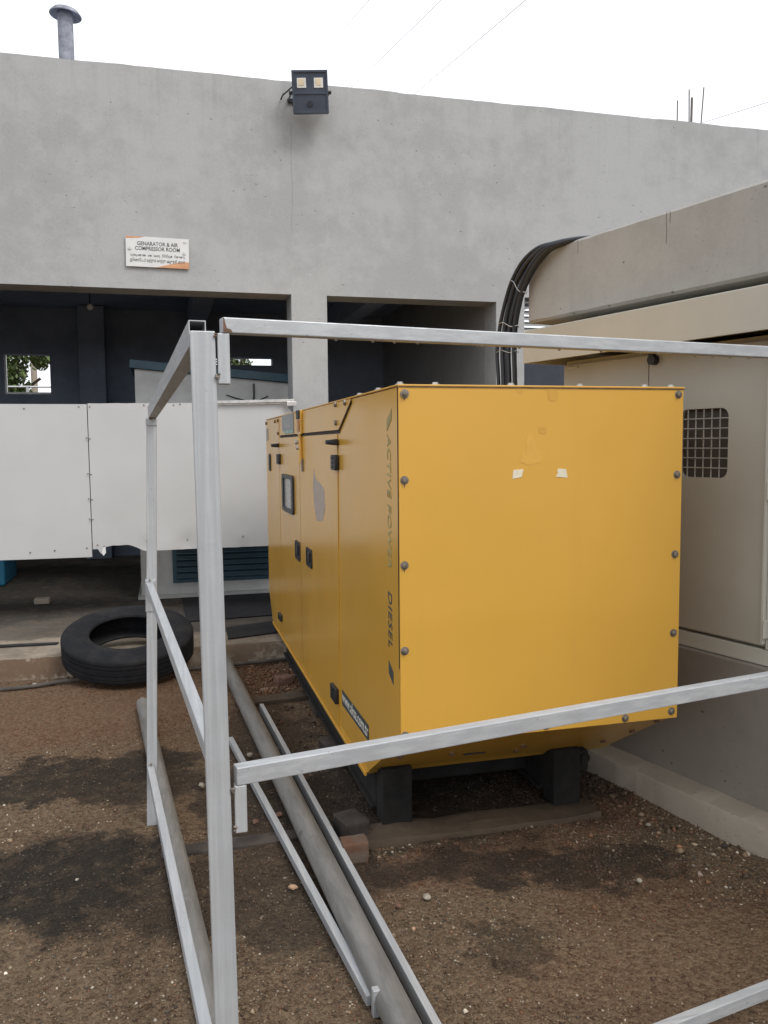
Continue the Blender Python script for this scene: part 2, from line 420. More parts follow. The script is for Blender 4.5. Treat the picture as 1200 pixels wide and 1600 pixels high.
def text(name, s_, size, xdir, ydir, origin, mat, parent, ext=.0006, shear=0.0, align='LEFT', sx=1.0, bold=0.0, spacing=1.0):
    cu = bpy.data.curves.new("t", 'FONT'); cu.body = s_; cu.size = size; cu.extrude = ext; cu.shear = shear; cu.align_x = align; cu.offset = bold; cu.space_character = spacing
    cu.resolution_u = 3
    to = bpy.data.objects.new("t", cu); C.objects.link(to); bpy.context.view_layer.update()
    me = bpy.data.meshes.new_from_object(to.evaluated_get(bpy.context.evaluated_depsgraph_get()))
    bpy.data.objects.remove(to); bpy.data.curves.remove(cu)
    x, y = Vector(xdir).normalized(), Vector(ydir).normalized(); z = x.cross(y)
    mt = Matrix((x*sx, y, z)).transposed().to_4x4(); mt.translation = Vector(origin)
    me.transform(mt)
    bm = bmesh.new(); bm.from_mesh(me); bpy.data.meshes.remove(me)
    return part(name, bm, mat, parent)
def nz3(x, y, z, s_=1.0): return noise.noise(Vector((x*s_, y*s_, z*s_)))
def fbm(x, y, s_, o=4):
    a, t = 1.0, 0.0
    for i in range(o): t += a*noise.noise(Vector((x*s_, y*s_, 3.3*i))); s_ *= 2.1; a *= .5
    return t

# ================================================================= SETTING
# ---- ground: a fine sheet near the camera inside a coarse one that reaches the horizon
def ground():
    bm = nbm()
    xs = [-400, -60, -15, -6] + [x*.06 for x in range(-50, 51)] + [6, 15, 60, 400]
    ys = [-400, -60, -15, -4] + [y*.06 for y in range(-20, 98)] + [7.5, 15, 60, 500]
    g = []
    for y in ys:
        row = []
        for x in xs:
            z = 0
            if -3 <= x <= 3 and -1.2 <= y <= 5.9: z = .012*fbm(x, y, 2.3)-.004
            if y > 5.7: z = -.02
            row.append(bm.verts.new((x, y, z)))
        g.append(row)
    for a, b in zip(g, g[1:]):
        for i in range(len(xs)-1): bm.faces.new((a[i], a[i+1], b[i+1], b[i]))
    return part("ground", bm, M['ground'], smooth=True)
tag(ground(), "brown gravel yard with dark oily patches", "ground", kind='structure')

def gravel():
    rng = np.random.default_rng(3)
    def field(n, x0, x1, y0, y1, rmin, rmax, power):
        x = rng.uniform(x0, x1, n); y = rng.uniform(y0, y1, n)
        r = rmin+(rmax-rmin)*rng.random(n)**power
        return x, y, r
    parts = [field(70000, -1.9, 2.2, 1.3, 3.4, .0022, .0062, 2.5), field(42000, -1.9, 2.3, 3.4, 5.72, .0026, .007, 2.5),
             field(1300, -1.9, 2.2, 1.5, 5.7, .007, .012, 2.2), field(11000, 1.4, 2.15, 2.2, 3.6, .003, .008, 2.5), field(700, .45, .95, 4.9, 5.7, .006, .018, 2), field(260, 1.75, 2.1, 2.3, 3.3, .01, .02, 2), field(240, .45, .98, 3.6, 5.6, .009, .020, 2), field(160, -1.9, -.62, 5.5, 5.74, .006, .022, 2), field(500, .55, 1.65, 2.80, 3.08, .004, .010, 2)]
    x = np.concatenate([p[0] for p in parts]); y = np.concatenate([p[1] for p in parts]); r = np.concatenate([p[2] for p in parts])
    # thin the gravel where fine dirt lies
    keep = np.ones(len(x), bool)
    f = np.sin(x*2.1+.7)*np.cos(y*1.7-.4)+.6*np.sin(x*5.3-y*3.1)
    keep &= ~((f > .5) & (rng.random(len(x)) < .55))
    keep &= ~((y > 4.7) & (x < .2) & (rng.random(len(x)) < .6))
    n_ = .968*x+.251*y-2.7415
    keep &= n_ < -.13
    x, y, r = x[keep], y[keep], r[keep]; n = len(x)
    base = np.array([[1, 0, 0], [0, 1, 0], [-1, 0, 0], [0, -1, 0], [0, 0, 1], [0, 0, -1]], float)
    fc = np.array([[0, 1, 4], [1, 2, 4], [2, 3, 4], [3, 0, 4], [1, 0, 5], [2, 1, 5], [3, 2, 5], [0, 3, 5]])
    V = base[None]*(rng.uniform(.6, 1.25, (n, 6, 1)))
    V = V+rng.normal(0, .16, (n, 6, 3))
    a = rng.uniform(0, 2*math.pi, n); ca, sa = np.cos(a)[:, None], np.sin(a)[:, None]
    V = V*np.stack([rng.uniform(.85, 1.3, n), rng.uniform(.75, 1.1, n), rng.uniform(.5, .85, n)], 1)[:, None]
    X = V[..., 0]*ca-V[..., 1]*sa; Y = V[..., 0]*sa+V[..., 1]*ca; Z = V[..., 2]
    zc = np.array([.012*fbm(float(p), float(q), 2.3)-.004 for p, q in zip(x, y)])
    P = np.stack([x[:, None]+X*r[:, None], y[:, None]+Y*r[:, None], zc[:, None]+Z*r[:, None]+r[:, None]*.22], 2).reshape(-1, 3)
    F = (fc[None]+(np.arange(n)*6)[:, None, None]).reshape(-1, 3)
    me = bpy.data.meshes.new("gravel"); me.vertices.add(len(P)); me.vertices.foreach_set('co', P.ravel())
    me.loops.add(F.size); me.loops.foreach_set('vertex_index', F.ravel()); me.polygons.add(len(F))
    me.polygons.foreach_set('loop_start', np.arange(0, F.size, 3))
    me.update(calc_edges=True)
    pal = np.array([[.11, .072, .043], [.15, .104, .064], [.085, .058, .038], [.20, .15, .10], [.165, .086, .048], [.08, .070, .058], [.31, .25, .175], [.46, .40, .32], [.30, .15, .09]])
    pr = [.19, .20, .14, .16, .13, .05, .09, .03, .01]
    c = pal[rng.choice(len(pal), n, p=pr)]*rng.uniform(.5, 1.35, (n, 1))
    col = np.concatenate([np.repeat(c, 6, 0), np.ones((n*6, 1))], 1)
    c[(r > .008) & (rng.random(n) < .3)] *= 1.9
    col = np.concatenate([np.repeat(c, 6, 0), np.ones((n*6, 1))], 1)
    at = me.color_attributes.new("tint", 'FLOAT_COLOR', 'POINT'); at.data.foreach_set('color', col.ravel())
    me.materials.append(M['gravel'])
    o = bpy.data.objects.new("gravel", me); C.objects.link(o)
    return tag(o, "loose brown gravel strewn over the yard floor", "gravel", kind='stuff')
gravel()

# ---- raised concrete apron in front of the building and floor of the room
def pavement():
    bm = nbm()
    xs = np.concatenate([np.arange(-6, -1.6, .25), np.arange(-1.6, 2.2, .02), np.arange(2.2, 9.01, .4)])
    top, low = [], []
    rows = []
    for x in xs:
        e = 5.765+.012*x+.012*fbm(x, 1.0, 6)+(.02*max(0, fbm(x, 5.0, 9)) if x < -.2 else 0)
        zt = .12+.004*fbm(x, 2.0, 5)
        d = .03+.02*abs(fbm(x, 8, 7)) if x < -.3 else .008
        rows.append([bm.verts.new(p) for p in ((x, e-.02-(.03 if x < -.3 else 0)+.01*fbm(x, 9, 12), -.03), (x, e-.004, zt-d), (x, e+d*.6, zt), (x, e+.3, .12), (x, 7.0, .12), (x, 11.05, .12))])
    for a, b in zip(rows, rows[1:]):
        for j in range(5): bm.faces.new((a[j], b[j], b[j+1], a[j+1]))
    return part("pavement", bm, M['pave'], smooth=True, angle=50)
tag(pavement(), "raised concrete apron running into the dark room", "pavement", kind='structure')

# ---- coordinates of the cabinet row: local x = away from the yard, y = along the row, z up
PN = Vector((.968, .251, 0)).normalized(); PROT = math.atan2(.251, .968); PO = PN*2.7415
PM = Matrix.Translation(PO) @ Matrix.Rotation(PROT, 4, 'Z')
def pw(v, s_, z): return PM @ Vector((v, s_, z))

def kerb():
    bm = nbm(); rows = []
    for k in range(0, 240):
        s_ = -1.0+k*.02
        if s_ > 3.75: break
        r = .006*fbm(s_, 4, 2.5)+.003*fbm(s_, 2, 14)
        rows.append([bm.verts.new(pw(*p)) for p in ((-.142+r, s_, -.03), (-.130+r, s_, .088+r*.3), (-.122+r*.8, s_, .098), (0.01, s_, .10+.003*fbm(s_, 1, 9)))])
    for a, b in zip(rows, rows[1:]):
        for j in range(3): bm.faces.new((a[j], b[j], b[j+1], a[j+1]))
    return part("kerb", bm, M['kerb'], smooth=True, angle=50)
tag(kerb(), "rough concrete kerb along the foot of the dark plinth wall", "kerb", kind='structure')

# ---- building: long plastered wall with two openings, a column, and the dark room behind
bld = root("concrete_building", (1.2, 7.0, 0), "grey plastered concrete building with wide dark openings behind the yellow generator", "building")
W0, W1 = 7.0, 7.28
TOP, LIN = 4.455, 2.75
def wallbox(name, boxes, mat, bev=.006, label=None):
    bm = nbm()
    for b in boxes: box(bm, *b, bev)
    return part(name, bm, mat, bld, label=label)
def front_wall():
    bm = nbm()
    def fn(u, w, t): return (u, W0+t, w)
    outer = [(-5.2, 0), (-5.2, TOP+.02)]
    x = -5.0
    while x < 9: outer.append((x, TOP+.006*fbm(x, 3, 2.5, 5)+.003*fbm(x, 1, 25, 2))); x += .06
    outer += [(9, TOP), (9, 0), (4.3, 0), (4.3, 2.80), (3.14, 2.80), (3.14, 0), (2.87, 0), (2.87, LIN), (1.345, LIN), (1.345, 0), (1.045, 0), (1.045, LIN), (-4.5, LIN), (-4.5, 0)]
    plate(bm, outer, [], W1-W0, fn)
    return part("front_wall", bm, M['wall'], bld)
front_wall()
wallbox("side_wall", [(2.872, 3.10, 7.285, 10.99, 0, 3.2)], M['jamb'])
wallbox("side_wall", [(-4.75, -4.503, 7.285, 10.99, 0, 3.2)], M['inner'])
wallbox("ceiling", [(-4.75, 4.5, 7.285, 11.2, 3.203, 3.40)], M['ceil'])
for xb in (-2.2, .3, 2.0): wallbox("ceiling_beam", [(xb, xb+.2, 7.30, 10.98, 2.92, 3.199)], M['ceil'])
wallbox("inner_column", [(-.98, -.68, 10.70, 10.985, .13, 3.19)], M['inner'])
bm = nbm()
plate(bm, [(-4.8, -.05), (4.6, -.05), (4.6, 3.2), (-4.8, 3.2)], [[(-1.87, 2.15), (-1.345, 2.15), (-1.345, 2.632), (-1.87, 2.632)], [(.62, 2.54), (1.385, 2.54), (1.385, 2.64), (.62, 2.64)]], .2, lambda u, w, t: (u, 11.0+t, w))
part("back_wall", bm, M['inner'], bld)
bm = nbm()
for x0, x1, z0, z1 in ((-1.87, -1.345, 2.15, 2.632),):
    box(bm, x0, x0+.025, 11.03, 11.08, z0, z1); box(bm, x0+.025, x1, 11.03, 11.08, z0, z0+.025)
part("window_frame", bm, M['alu'], bld)
# hairline crack running down the plaster below the floodlight
bm = nbm(); tube(bm, [(1.065+.012*fbm(k*.2, 3, 1.3), W0-.0005, 4.12-.045*k) for k in range(20)], .0012, 5); part("crack", bm, simple("plaster_crack", (.27, .27, .27), .9), bld)
# louvred opening at the far right
bm = nbm()
for k in range(6):
    z = 2.775-.05*k
    mt = Matrix.Translation((3.72, 7.06, z)) @ Matrix.Rotation(R(35), 4, 'X')
    box(bm, -.56, .56, -.035, .035, -.002, .002, 0, 1, mt)
part("louvre", bm, M['louvre'], bld)
bm = nbm(); box(bm, 3.15, 4.29, 7.12, 7.16, .01, 2.44); part("dark_opening", bm, simple("opening_dark", (.025, .03, .045), .6), bld)  # flat dark panel put in for the opening's unlit interior
bm = nbm(); box(bm, 3.142, 4.298, 7.03, 7.09, 2.445, 2.485); part("door_transom", bm, M['louvre'], bld)

# ---- concrete shelter slab over the cabinets
sh = root("concrete_shelter", pw(.7, 1.5, 0), "thick concrete roof slab jutting over the beige cabinet", "concrete slab", rotz=PROT)
bm = nbm()
def slabfn():
    ss = np.arange(-1.2, 3.385, .05).tolist()+[3.385]; rows = []
    for s_ in ss:
        r = .004*fbm(s_, 7, 4); r2 = .004*fbm(s_, 9, 11)
        rows.append([bm.verts.new(pw(*p)) for p in ((1.5, s_, 2.11), (.012+r, s_, 2.106), (.0+r, s_, 2.118+r2), (r*.5, s_, 2.44+r2), (.012+r, s_, 2.452+r), (1.5, s_, 2.455))])
    for a, b in zip(rows, rows[1:]):
        for j in range(6): bm.faces.new((a[j], b[j], b[(j+1) % 6], a[(j+1) % 6]))
    bm.faces.new(rows[0]); bm.faces.new(rows[-1][::-1])
slabfn(); part("roof_slab", bm, M['slab'], sh, smooth=True, angle=40)
bm = nbm(); t = nbm(); box(t, 1.3, 1.5, -1.2, 3.385, 0, 2.106); t.transform(PM); merge(bm, t); part("rear_wall", bm, M['slab'], sh)
# hairline cracks running down the slab's face
for s0, ln, sd_ in ((2.50, .10, 3), (1.93+.55, .04, 5), (2.02, .06, 8), (3.03, .05, 11)):
    bm = nbm(); pts = []
    for k in range(9):
        pts.append(pw(-.0005, s0+.004*fbm(k*.3, sd_, 1.1), 2.448-ln*1.3*k/8))
    tube(bm, pts, .0009, 5); part("crack", bm, simple("crack_dirt", (.13, .12, .11), .9), sh)

pl = nbm(); t = nbm(); box(t, 0, 1.28, -1.2, 3.6, -.05, .648, .006); t.transform(PM); merge(pl, t)
tag(part("concrete_plinth", pl, M['plinth']), "smooth dark grey concrete plinth under the beige cabinet", "plinth")

# ---- beige electrical cabinet
cab = root("electrical_cabinet", pw(.45, 2.56, .648), "beige metal electrical cabinet with vented doors under an overhanging canopy", "cabinet", rotz=PROT)
def pbox(bm, v0, v1, s0, s1, z0, z1, bev=.003):
    t = nbm(); box(t, v0, v1, s0, s1, z0, z1, bev); t.transform(PM); merge(bm, t)
bm = nbm(); pbox(bm, .045, .85, 1.985, 3.15, .715, 1.895); part("body", bm, M['cab'], cab)
bm = nbm(); pbox(bm, .022, .86, 1.965, 3.16, .650, .712); part("base_frame", bm, M['cab_light'], cab)
bm = nbm(); pbox(bm, .018, .043, 1.968, 2.0, .715, 1.89, .002); part("corner_post", bm, M['cab_light'], cab)
bm = nbm()
pbox(bm, -.149, .984, 1.896, 3.209, 1.93, 2.034, 0)
for a in ((-.165, -.15, 1.88, 3.225), (.985, 1.0, 1.88, 3.225), (-.149, .984, 1.88, 1.895), (-.149, .984, 3.21, 3.225)): pbox(bm, *a, 1.885, 2.035, .001)
part("canopy", bm, M['cab'], cab)
bm = nbm(); pbox(bm, -.16, .99, 1.885, 3.22, 2.0355, 2.041, .002); part("canopy_top", bm, M['cab_light'], cab)
VENT = rrect(2.19, 2.425, 1.356, 1.632, .035)
bm = nbm(); plate(bm, [(2.006, .728), (2.598, .728), (2.598, 1.872), (2.006, 1.872)], [VENT], .02, lambda u, w, t: pw(.02+t, u, w))
d1 = part("door", bm, M['cab'], cab)
bm = nbm(); plate(bm, [(2.604, .728), (3.14, .728), (3.14, 1.872), (2.604, 1.872)], [rrect(2.76, 2.995, 1.356, 1.632, .035)], .02, lambda u, w, t: pw(.02+t, u, w))
d2 = part("door", bm, M['cab'], cab)
for d, sb in ((d1, 2.19), (d2, 2.76)):
    bm = nbm(); pbox(bm, .0412, .0445, sb-.02, sb+.255, 1.34, 1.65, 0)
    part("vent_backing", bm, simple("vent_dark", (.075, .062, .052), .7), d)
    bm = nbm()
    for k in range(1, 6):
        u = sb+.235*k/6+.004; pbox(bm, .024, .028, u-.0018, u+.0018, 1.352, 1.636, 0)
    for k in range(1, 7):
        z = 1.356+.276*k/7; pbox(bm, .0195, .0235, sb-.004, sb+.239, z-.0018, z+.0018, 0)
    part("grille", bm, M['grille'], d)
bm = nbm(); pbox(bm, .002, .0195, 2.0, 2.012, .735, 1.868, .002); part("door_edge", bm, M['cab_light'], d1)
for z in (1.28, .76):
    bm = nbm(); pbox(bm, -.002, .0165, 1.985, 1.9995, z, z+.07, .003); cyl(bm, pw(-.004, 1.992, z+.002), pw(-.004, 1.992, z+.068), .005, 12); part("hinge", bm, M['cab_light'], cab)
bm = nbm(); cyl(bm, pw(-.01, 2.564, 1.848), pw(.019, 2.564, 1.848), .021, 24); pbox(bm, -.004, .018, 2.557, 2.585, 1.866, 1.885, .002)
part("lock_cover", bm, M['black'], d1, smooth=True)
bm = nbm(); pbox(bm, .012, .0195, 3.04, 3.11, 1.855, 1.862, .001); part("name_plate", bm, M['cab_light'], d2)

# ================================================================= GENERATOR
gen = root("diesel_generator", (1.265, 4.45, .04), "big yellow enclosed diesel generator on a black skid", "generator")
GX0, GX1, GY0, GY1, GZ0, GZ1 = .737, 1.793, 2.63, 6.32, .185, 1.697
prof = [(GY0+.004, .495), (3.095, .222), (3.14, .19), (6.08, .19), (6.16, .20), (GY1, .385), (GY1, GZ1-.01), (GY0+.004, GZ1-.01)]
bm = nbm()
A = [bm.verts.new((GX0, y, z)) for y, z in prof]; B = [bm.verts.new((GX1, y, z)) for y, z in prof]
bm.faces.new(A); bm.faces.new(B[::-1])
for i in range(len(prof)): bm.faces.new((A[i], A[(i+1) % len(prof)], B[(i+1) % len(prof)], B[i]))
bmesh.ops.bevel(bm, geom=bm.edges[:], offset=.003, segments=2, affect='EDGES')
part("body", bm, M['yellow_side'], gen)
bm = nbm()      # front panel plate, its top a little proud
box(bm, GX0-.0005, GX1+.0005, GY0-.004, GY0+.0035, .488, GZ1-.008, .0015)
fp = part("front_panel", bm, M['yellow'], gen)
bm = nbm(); box(bm, GX0-.0024, GX0-.0006, GY0+.0036, GY0+.0075, .75, GZ1-.01, 0); part("corner_seam", bm, M['seam'], gen)
bm = nbm()
box(bm, GX0-.004, GX1+.004, GY0-.006, GY1+.004, GZ1-.0078, GZ1-.002, .001)
part("roof_panel", bm, M['yellow'], gen)
bm = nbm(); box(bm, GX0-.0045, GX1+.0045, GY0-.0065, GY0-.004, GZ1-.0115, GZ1-.0082, 0); part("rust_line", bm, M['rust'], gen)
# side: doors, hood panel
def side_plate(name, poly, t=.003, x=GX0-.0006, mat='yellow_side', holes=(), parent=gen):
    bm = nbm(); plate(bm, poly, list(holes), t, lambda u, w, tt: (x-tt, u, w)); return part(name, bm, M[mat], parent)
hood = side_plate("hood_panel", [(3.322, 1.686), (3.337, 1.672), (3.583, 1.566), (5.52, 1.566), (5.52, 1.686)], .006)
doorA = side_plate("door", [(3.665, .212), (4.70, .212), (4.70, 1.548), (3.625, 1.548), (3.64, .4)])
doorB = side_plate("door", [(4.712, .212), (5.57, .212), (5.57, 1.548), (4.712, 1.548)])
doorC = side_plate("rear_side_panel", [(5.582, .212), (6.12, .212), (6.31, .40), (6.31, 1.68), (5.582, 1.68)])
# dark strips standing in for the shadow gaps at the seams
for nm, y0, y1, z0, z1 in (("gap_shade", 3.575, 5.53, 1.550, 1.5655), ("gap_shade", 4.702, 4.7105, .22, 1.548), ("gap_shade", 5.572, 5.580, .22, 1.548)):
    bm = nbm(); box(bm, GX0-.0022, GX0-.0004, y0, y1, z0, z1); part(nm, bm, M['seam'], gen)
bm = nbm(); beam(bm, (GX0-.004, 3.322, 1.676), (GX0-.004, 3.575, 1.560), .004, .004, 0); part("gap_shade", bm, M['seam'], gen)
bm = nbm(); box(bm, GX0-.010, GX0-.0006, 3.13, 6.09, .186, .203, .002); part("bottom_lip", bm, M['yellow'], gen)
# black hinges / handle knobs at the top of each door
def wedge_handle(y, z, parent):
    bm = nbm(); box(bm, GX0-.055, GX0-.004, y-.028, y+.028, z-.014, z+.014, .005)
    for v in bm.verts:
        if v.co.x < GX0-.04: v.co.z = z+(v.co.z-z)*.7; v.co.y = y+(v.co.y-y)*.8
    part("door_catch", bm, M['black'], parent, smooth=True)
wedge_handle(3.62, 1.512, doorA); wedge_handle(5.60, 1.500, doorB)
def hinge_plate(y, z0, z1, parent, w=.05):
    bm = nbm(); box(bm, GX0-.022, GX0-.004, y-w, y+w, z0, z1, .004)
    for zz in (z0+.015, (z0+z1)/2, z1-.015): cyl(bm, (GX0-.022, y, zz), (GX0-.026, y, zz), .006, 10)
    part("hinge", bm, M['black'], parent, smooth=True)
hinge_plate(3.645, 1.388, 1.456, doorA); hinge_plate(5.55, 1.374, 1.443, doorB); hinge_plate(5.62, .307, .352, doorC, .06); hinge_plate(3.72, .315, .385, doorA, .06)
# window of door B
fr = rrect(4.925, 5.405, 1.083, 1.317, .035); inn = rrect(4.995, 5.335, 1.108, 1.293, .02)
bm = nbm(); plate(bm, fr, [inn], .012, lambda u, w, t: (GX0-.004-t, u, w)); wf = part("window", bm, M['black'], doorB)
bm = nbm(); box(bm, GX0-.0065, GX0-.0042, 4.99, 5.34, 1.104, 1.297); part("window_pane", bm, simple("dusty_pane", (.36, .36, .34), .25), wf)
# recessed paddle latches
for y, z0, z1, par in ((4.41, .845, .945, doorA), (4.815, .83, .94, doorB), (6.09, 1.315, 1.44, doorC)):
    hw = .09 if y < 6 else .05
    bm = nbm(); plate(bm, rrect(y-hw, y+hw, z0, z1, .02), [rrect(y-hw+.02, y+hw-.02, z0+.012, z1-.012, .012)], .006, lambda u, w, t: (GX0-.004-t, u, w))
    box(bm, GX0-.0055, GX0-.0042, y-hw+.015, y+hw-.015, z0+.01, z1-.01)
    q = part("paddle_latch", bm, M['black'], par)
    bm = nbm(); box(bm, GX0-.014, GX0-.0058, y-.028, y+.028, z0+.025, z1-.02, .004); part("paddle", bm, M['black'], q)
bm = nbm(); box(bm, GX0-.006, GX0-.0038, 6.17, 6.29, 1.535, 1.622, .001); part("data_plate", bm, simple("data_plate_metal", (.28, .26, .22), .45), doorC)
# badge on the hood
bm = nbm(); plate(bm, [(4.88, 1.688), (5.37, 1.688), (5.37, 1.60), (5.25, 1.572), (4.88, 1.572)], [], .003, lambda u, w, t: (GX0-.0068-t, u, w))
badge = part("badge", bm, simple("badge_silver", (.20, .215, .235), .35, .2, .2, 30), gen)
bm = nbm(); plate(bm, [(4.89, 1.590), (5.30, 1.590), (5.24, 1.574), (4.89, 1.574)], [], .001, lambda u, w, t: (GX0-.0099-t, u, w)); part("badge_stripe", bm, simple("badge_green", (.25, .42, .33), .4), badge)
text("badge_letters", "IGS", .065, (0, -1, 0), (0, 0, 1), (GX0-.0102, 5.25, 1.612), M['alu'], badge, sx=2.2)
# latch column on the hood and door
bm = nbm(); box(bm, GX0-.018, GX0-.0068, 4.56, 4.70, 1.560, 1.692, .003); lat = part("toggle_latch", bm, M['yellow_side'], gen)
bm = nbm(); box(bm, GX0-.026, GX0-.0185, 4.585, 4.675, 1.645, 1.694, .003); part("latch_cap", bm, M['black'], lat)
bm = nbm(); box(bm, GX0-.023, GX0-.0185, 4.60, 4.66, 1.575, 1.64, .002); part("reflector", bm, simple("orange_plastic", (.45, .19, .04), .4), lat)
bm = nbm(); cyl(bm, (GX0-.012, 4.62, 1.565), (GX0-.012, 4.60, 1.40), .011, 12); part("latch_rod", bm, M['yellow_side'], lat, smooth=True)
for dz in (0, .03):
    bm = nbm(); cyl(bm, (GX0-.004, 4.62+.04*(dz > 0), 1.485+dz), (GX0-.035, 4.62+.04*(dz > 0), 1.485+dz), .011, 14); part("padlock_eye", bm, M['alu'], lat, smooth=True)
bm = nbm(); box(bm, GX0-.012, GX0-.0038, 4.565, 4.60, 1.355, 1.425, .002); part("latch_tab", bm, M['bolt'], lat)
for y, z in ((3.62, 1.678), (3.42, 1.676), (3.616, 1.597)):
    bm = nbm(); cyl(bm, (GX0-.0068, y, z), (GX0-.016, y, z), .012, 12); part("side_bolt", bm, M['bolt'], hood, smooth=True)
for y, z in ((5.758, 1.664), (5.60, 1.665), (5.60, 1.58), (6.275, 1.665)):
    bm = nbm(); cyl(bm, (GX0-.0038, y, z), (GX0-.012, y, z), .011, 12); part("side_bolt", bm, M['rust'], doorC, smooth=True)
bm = nbm(); plate(bm, [(4.24, 1.38), (4.18, 1.33), (4.05, 1.31), (3.95, 1.285), (3.93, 1.20), (4.0, 1.13), (4.17, 1.115), (4.24, 1.19), (4.27, 1.28)], [], .0006, lambda u, w, t: (GX0-.0037-t, u, w)); part("scuff", bm, M['patch'], doorA)
# lettering down the front corner
YL = 2.775; XL = GX0-.0008
bm = nbm(); plate(bm, [(2.715, 1.585), (2.775, 1.545), (2.775, 1.582), (2.715, 1.622)], [], .0006, lambda u, w, t: (XL-t, u, w)); part("decal_arrow", bm, M['decal_teal'], gen)
text("lettering", "ACTIVE POWER", .068, (0, 0, -1), (0, -1, 0), (XL, YL, 1.535), M['decal_teal'], gen, shear=.14, sx=.92, bold=.0004, spacing=1.05)
text("lettering", "DIESEL", .070, (0, 0, -1), (0, -1, 0), (XL, YL, .995), M['decal_dark'], gen, shear=.14, sx=.90, bold=.0004, spacing=1.1)
bm = nbm(); plate(bm, [(2.715, .672), (2.775, .70), (2.775, .745), (2.715, .717)], [], .0006, lambda u, w, t: (XL-t, u, w)); part("decal_arrow", bm, M['decal_dark'], gen)
bm = nbm(); plate(bm, [(3.09, .340), (3.60, .333), (3.60, .403), (3.09, .405)], [], .0006, lambda u, w, t: (XL-t, u, w)); dec = part("web_decal", bm, M['decal_dark'], gen)
text("decal_letters", "www.aksa.com.tr", .072, (0, -1, 0), (0, 0, 1), (XL-.0007, 3.59, .352), M['decal_txt'], dec, sx=.97, bold=.0006)
# bolts on the front panel: one built, the rest copied
def make_bolt(x, y, z):
    bm = nbm()
    lathe(bm, [(0.0001, -.004), (.0145, -.004), (.0150, -.001), (.0145, .0005), (.0085, .001), (.0085, .002), (.0092, .006), (.0075, .0095), (.0035, .0105), (.0001, .0105)], 20, closed=False)
    bm.transform(Matrix.Translation((x, y, z)) @ Matrix.Rotation(R(90), 4, 'X'))
    return part("bolt", bm, M['bolt'], fp, smooth=True)
FY = GY0-.0045
b0 = None
for x, z in ((.757, 1.664), (.755, 1.382), (.753, 1.100), (.752, .812), (.751, .522), (1.773, 1.668), (1.773, 1.383), (1.771, 1.095), (1.771, .806), (1.769, .514), (1.58, .505), (1.27, .507), (1.0, .51)):
    if b0 is None: b0 = make_bolt(x, FY-.003, z)
    else: copy_part(b0, fp, (x, FY-.003, z))
# drip of rust beneath bolts
for x, z in ((.757, 1.64), (.753, 1.075), (.755, 1.355)):
    bm = nbm(); plate(bm, [(x-.003, z+.012), (x+.002, z+.012), (x+.0005, z+.002), (x-.002, z+.004)], [], .0003, lambda u, w, t: (u, FY-t, w)); part("rust_run", bm, M['rust'], fp)
rb = None
for x in (.75, .872, 1.142, 1.40, 1.655, 1.76):
    if rb is None:
        bm = nbm(); cyl(bm, (x, 2.655, GZ1-.002), (x, 2.655, GZ1+.0075), .010, 12); cyl(bm, (x, 2.655, GZ1-.002), (x, 2.655, GZ1+.001), .016, 16); rb = part("roof_bolt", bm, M['alu'], gen, smooth=True)
        rz = (WM[rb].translation.z)
    else: copy_part(rb, gen, (x, 2.655, rz))
for y in (2.95, 3.25):
    copy_part(rb, gen, (.752, y, rz))
# tape and marks on the front panel
for poly in ([(1.136, 1.380), (1.170, 1.385), (1.177, 1.412), (1.140, 1.410)], [(1.297, 1.384), (1.342, 1.380), (1.336, 1.410), (1.307, 1.412), (1.302, 1.404), (1.306, 1.397)]):
    bm = nbm(); plate(bm, poly, [], .0008, lambda u, w, t: (u, FY-t, w)); part("masking_tape", bm, M['tape'], fp)
for poly, mt in (([(1.205, 1.545), (1.222, 1.50), (1.225, 1.475), (1.245, 1.47), (1.243, 1.435), (1.195, 1.425), (1.163, 1.438), (1.17, 1.465), (1.188, 1.47), (1.186, 1.50), (1.192, 1.53)], 'smear'),
                 ([(1.26, 1.693), (1.305, 1.693), (1.304, 1.65), (1.29, 1.642), (1.27, 1.645)], 'stain'), ([(1.232, 1.556), (1.262, 1.553), (1.259, 1.53), (1.236, 1.533)], 'stain'), ([(1.15, 1.688), (1.175, 1.686), (1.172, 1.668), (1.152, 1.670)], 'stain')):
    bm = nbm(); plate(bm, poly, [], .0003, lambda u, w, t: (u, FY-t, w)); part("paint_mark", bm, M[mt], fp)
# chamfered front underside: fixing holes and screws
def on_ch(x, f, off=.001):     # f 0 top .. 1 bottom
    y = 2.634+(3.095-2.634)*f; z = .495+(.222-.495)*f
    n_ = Vector((0, -(.273), -(.461))).normalized(); return Vector((x, y, z))+n_*off, n_
for x, f in ((1.02, .62), (1.31, .6), (1.32, .8), (1.75, .12), (1.74, .45), (1.70, .78), (.80, .5)):
    p, n_ = on_ch(x, f); bm = nbm(); cyl(bm, p-n_*.002, p+n_*.007, .011, 12); part("chamfer_bolt", bm, M['rust'], gen, smooth=True)
p, n_ = on_ch(1.14, .7); bm = nbm(); cyl(bm, p-n_*.002+Vector((-.04, 0, 0)), p-n_*.001+Vector((-.04, 0, 0))+n_*.002, .012, 12); box(bm, 1.08, 1.17, p.y-.008, p.y+.008, p.z-.003, p.z+.002); part("slot", bm, M['seam'], gen)
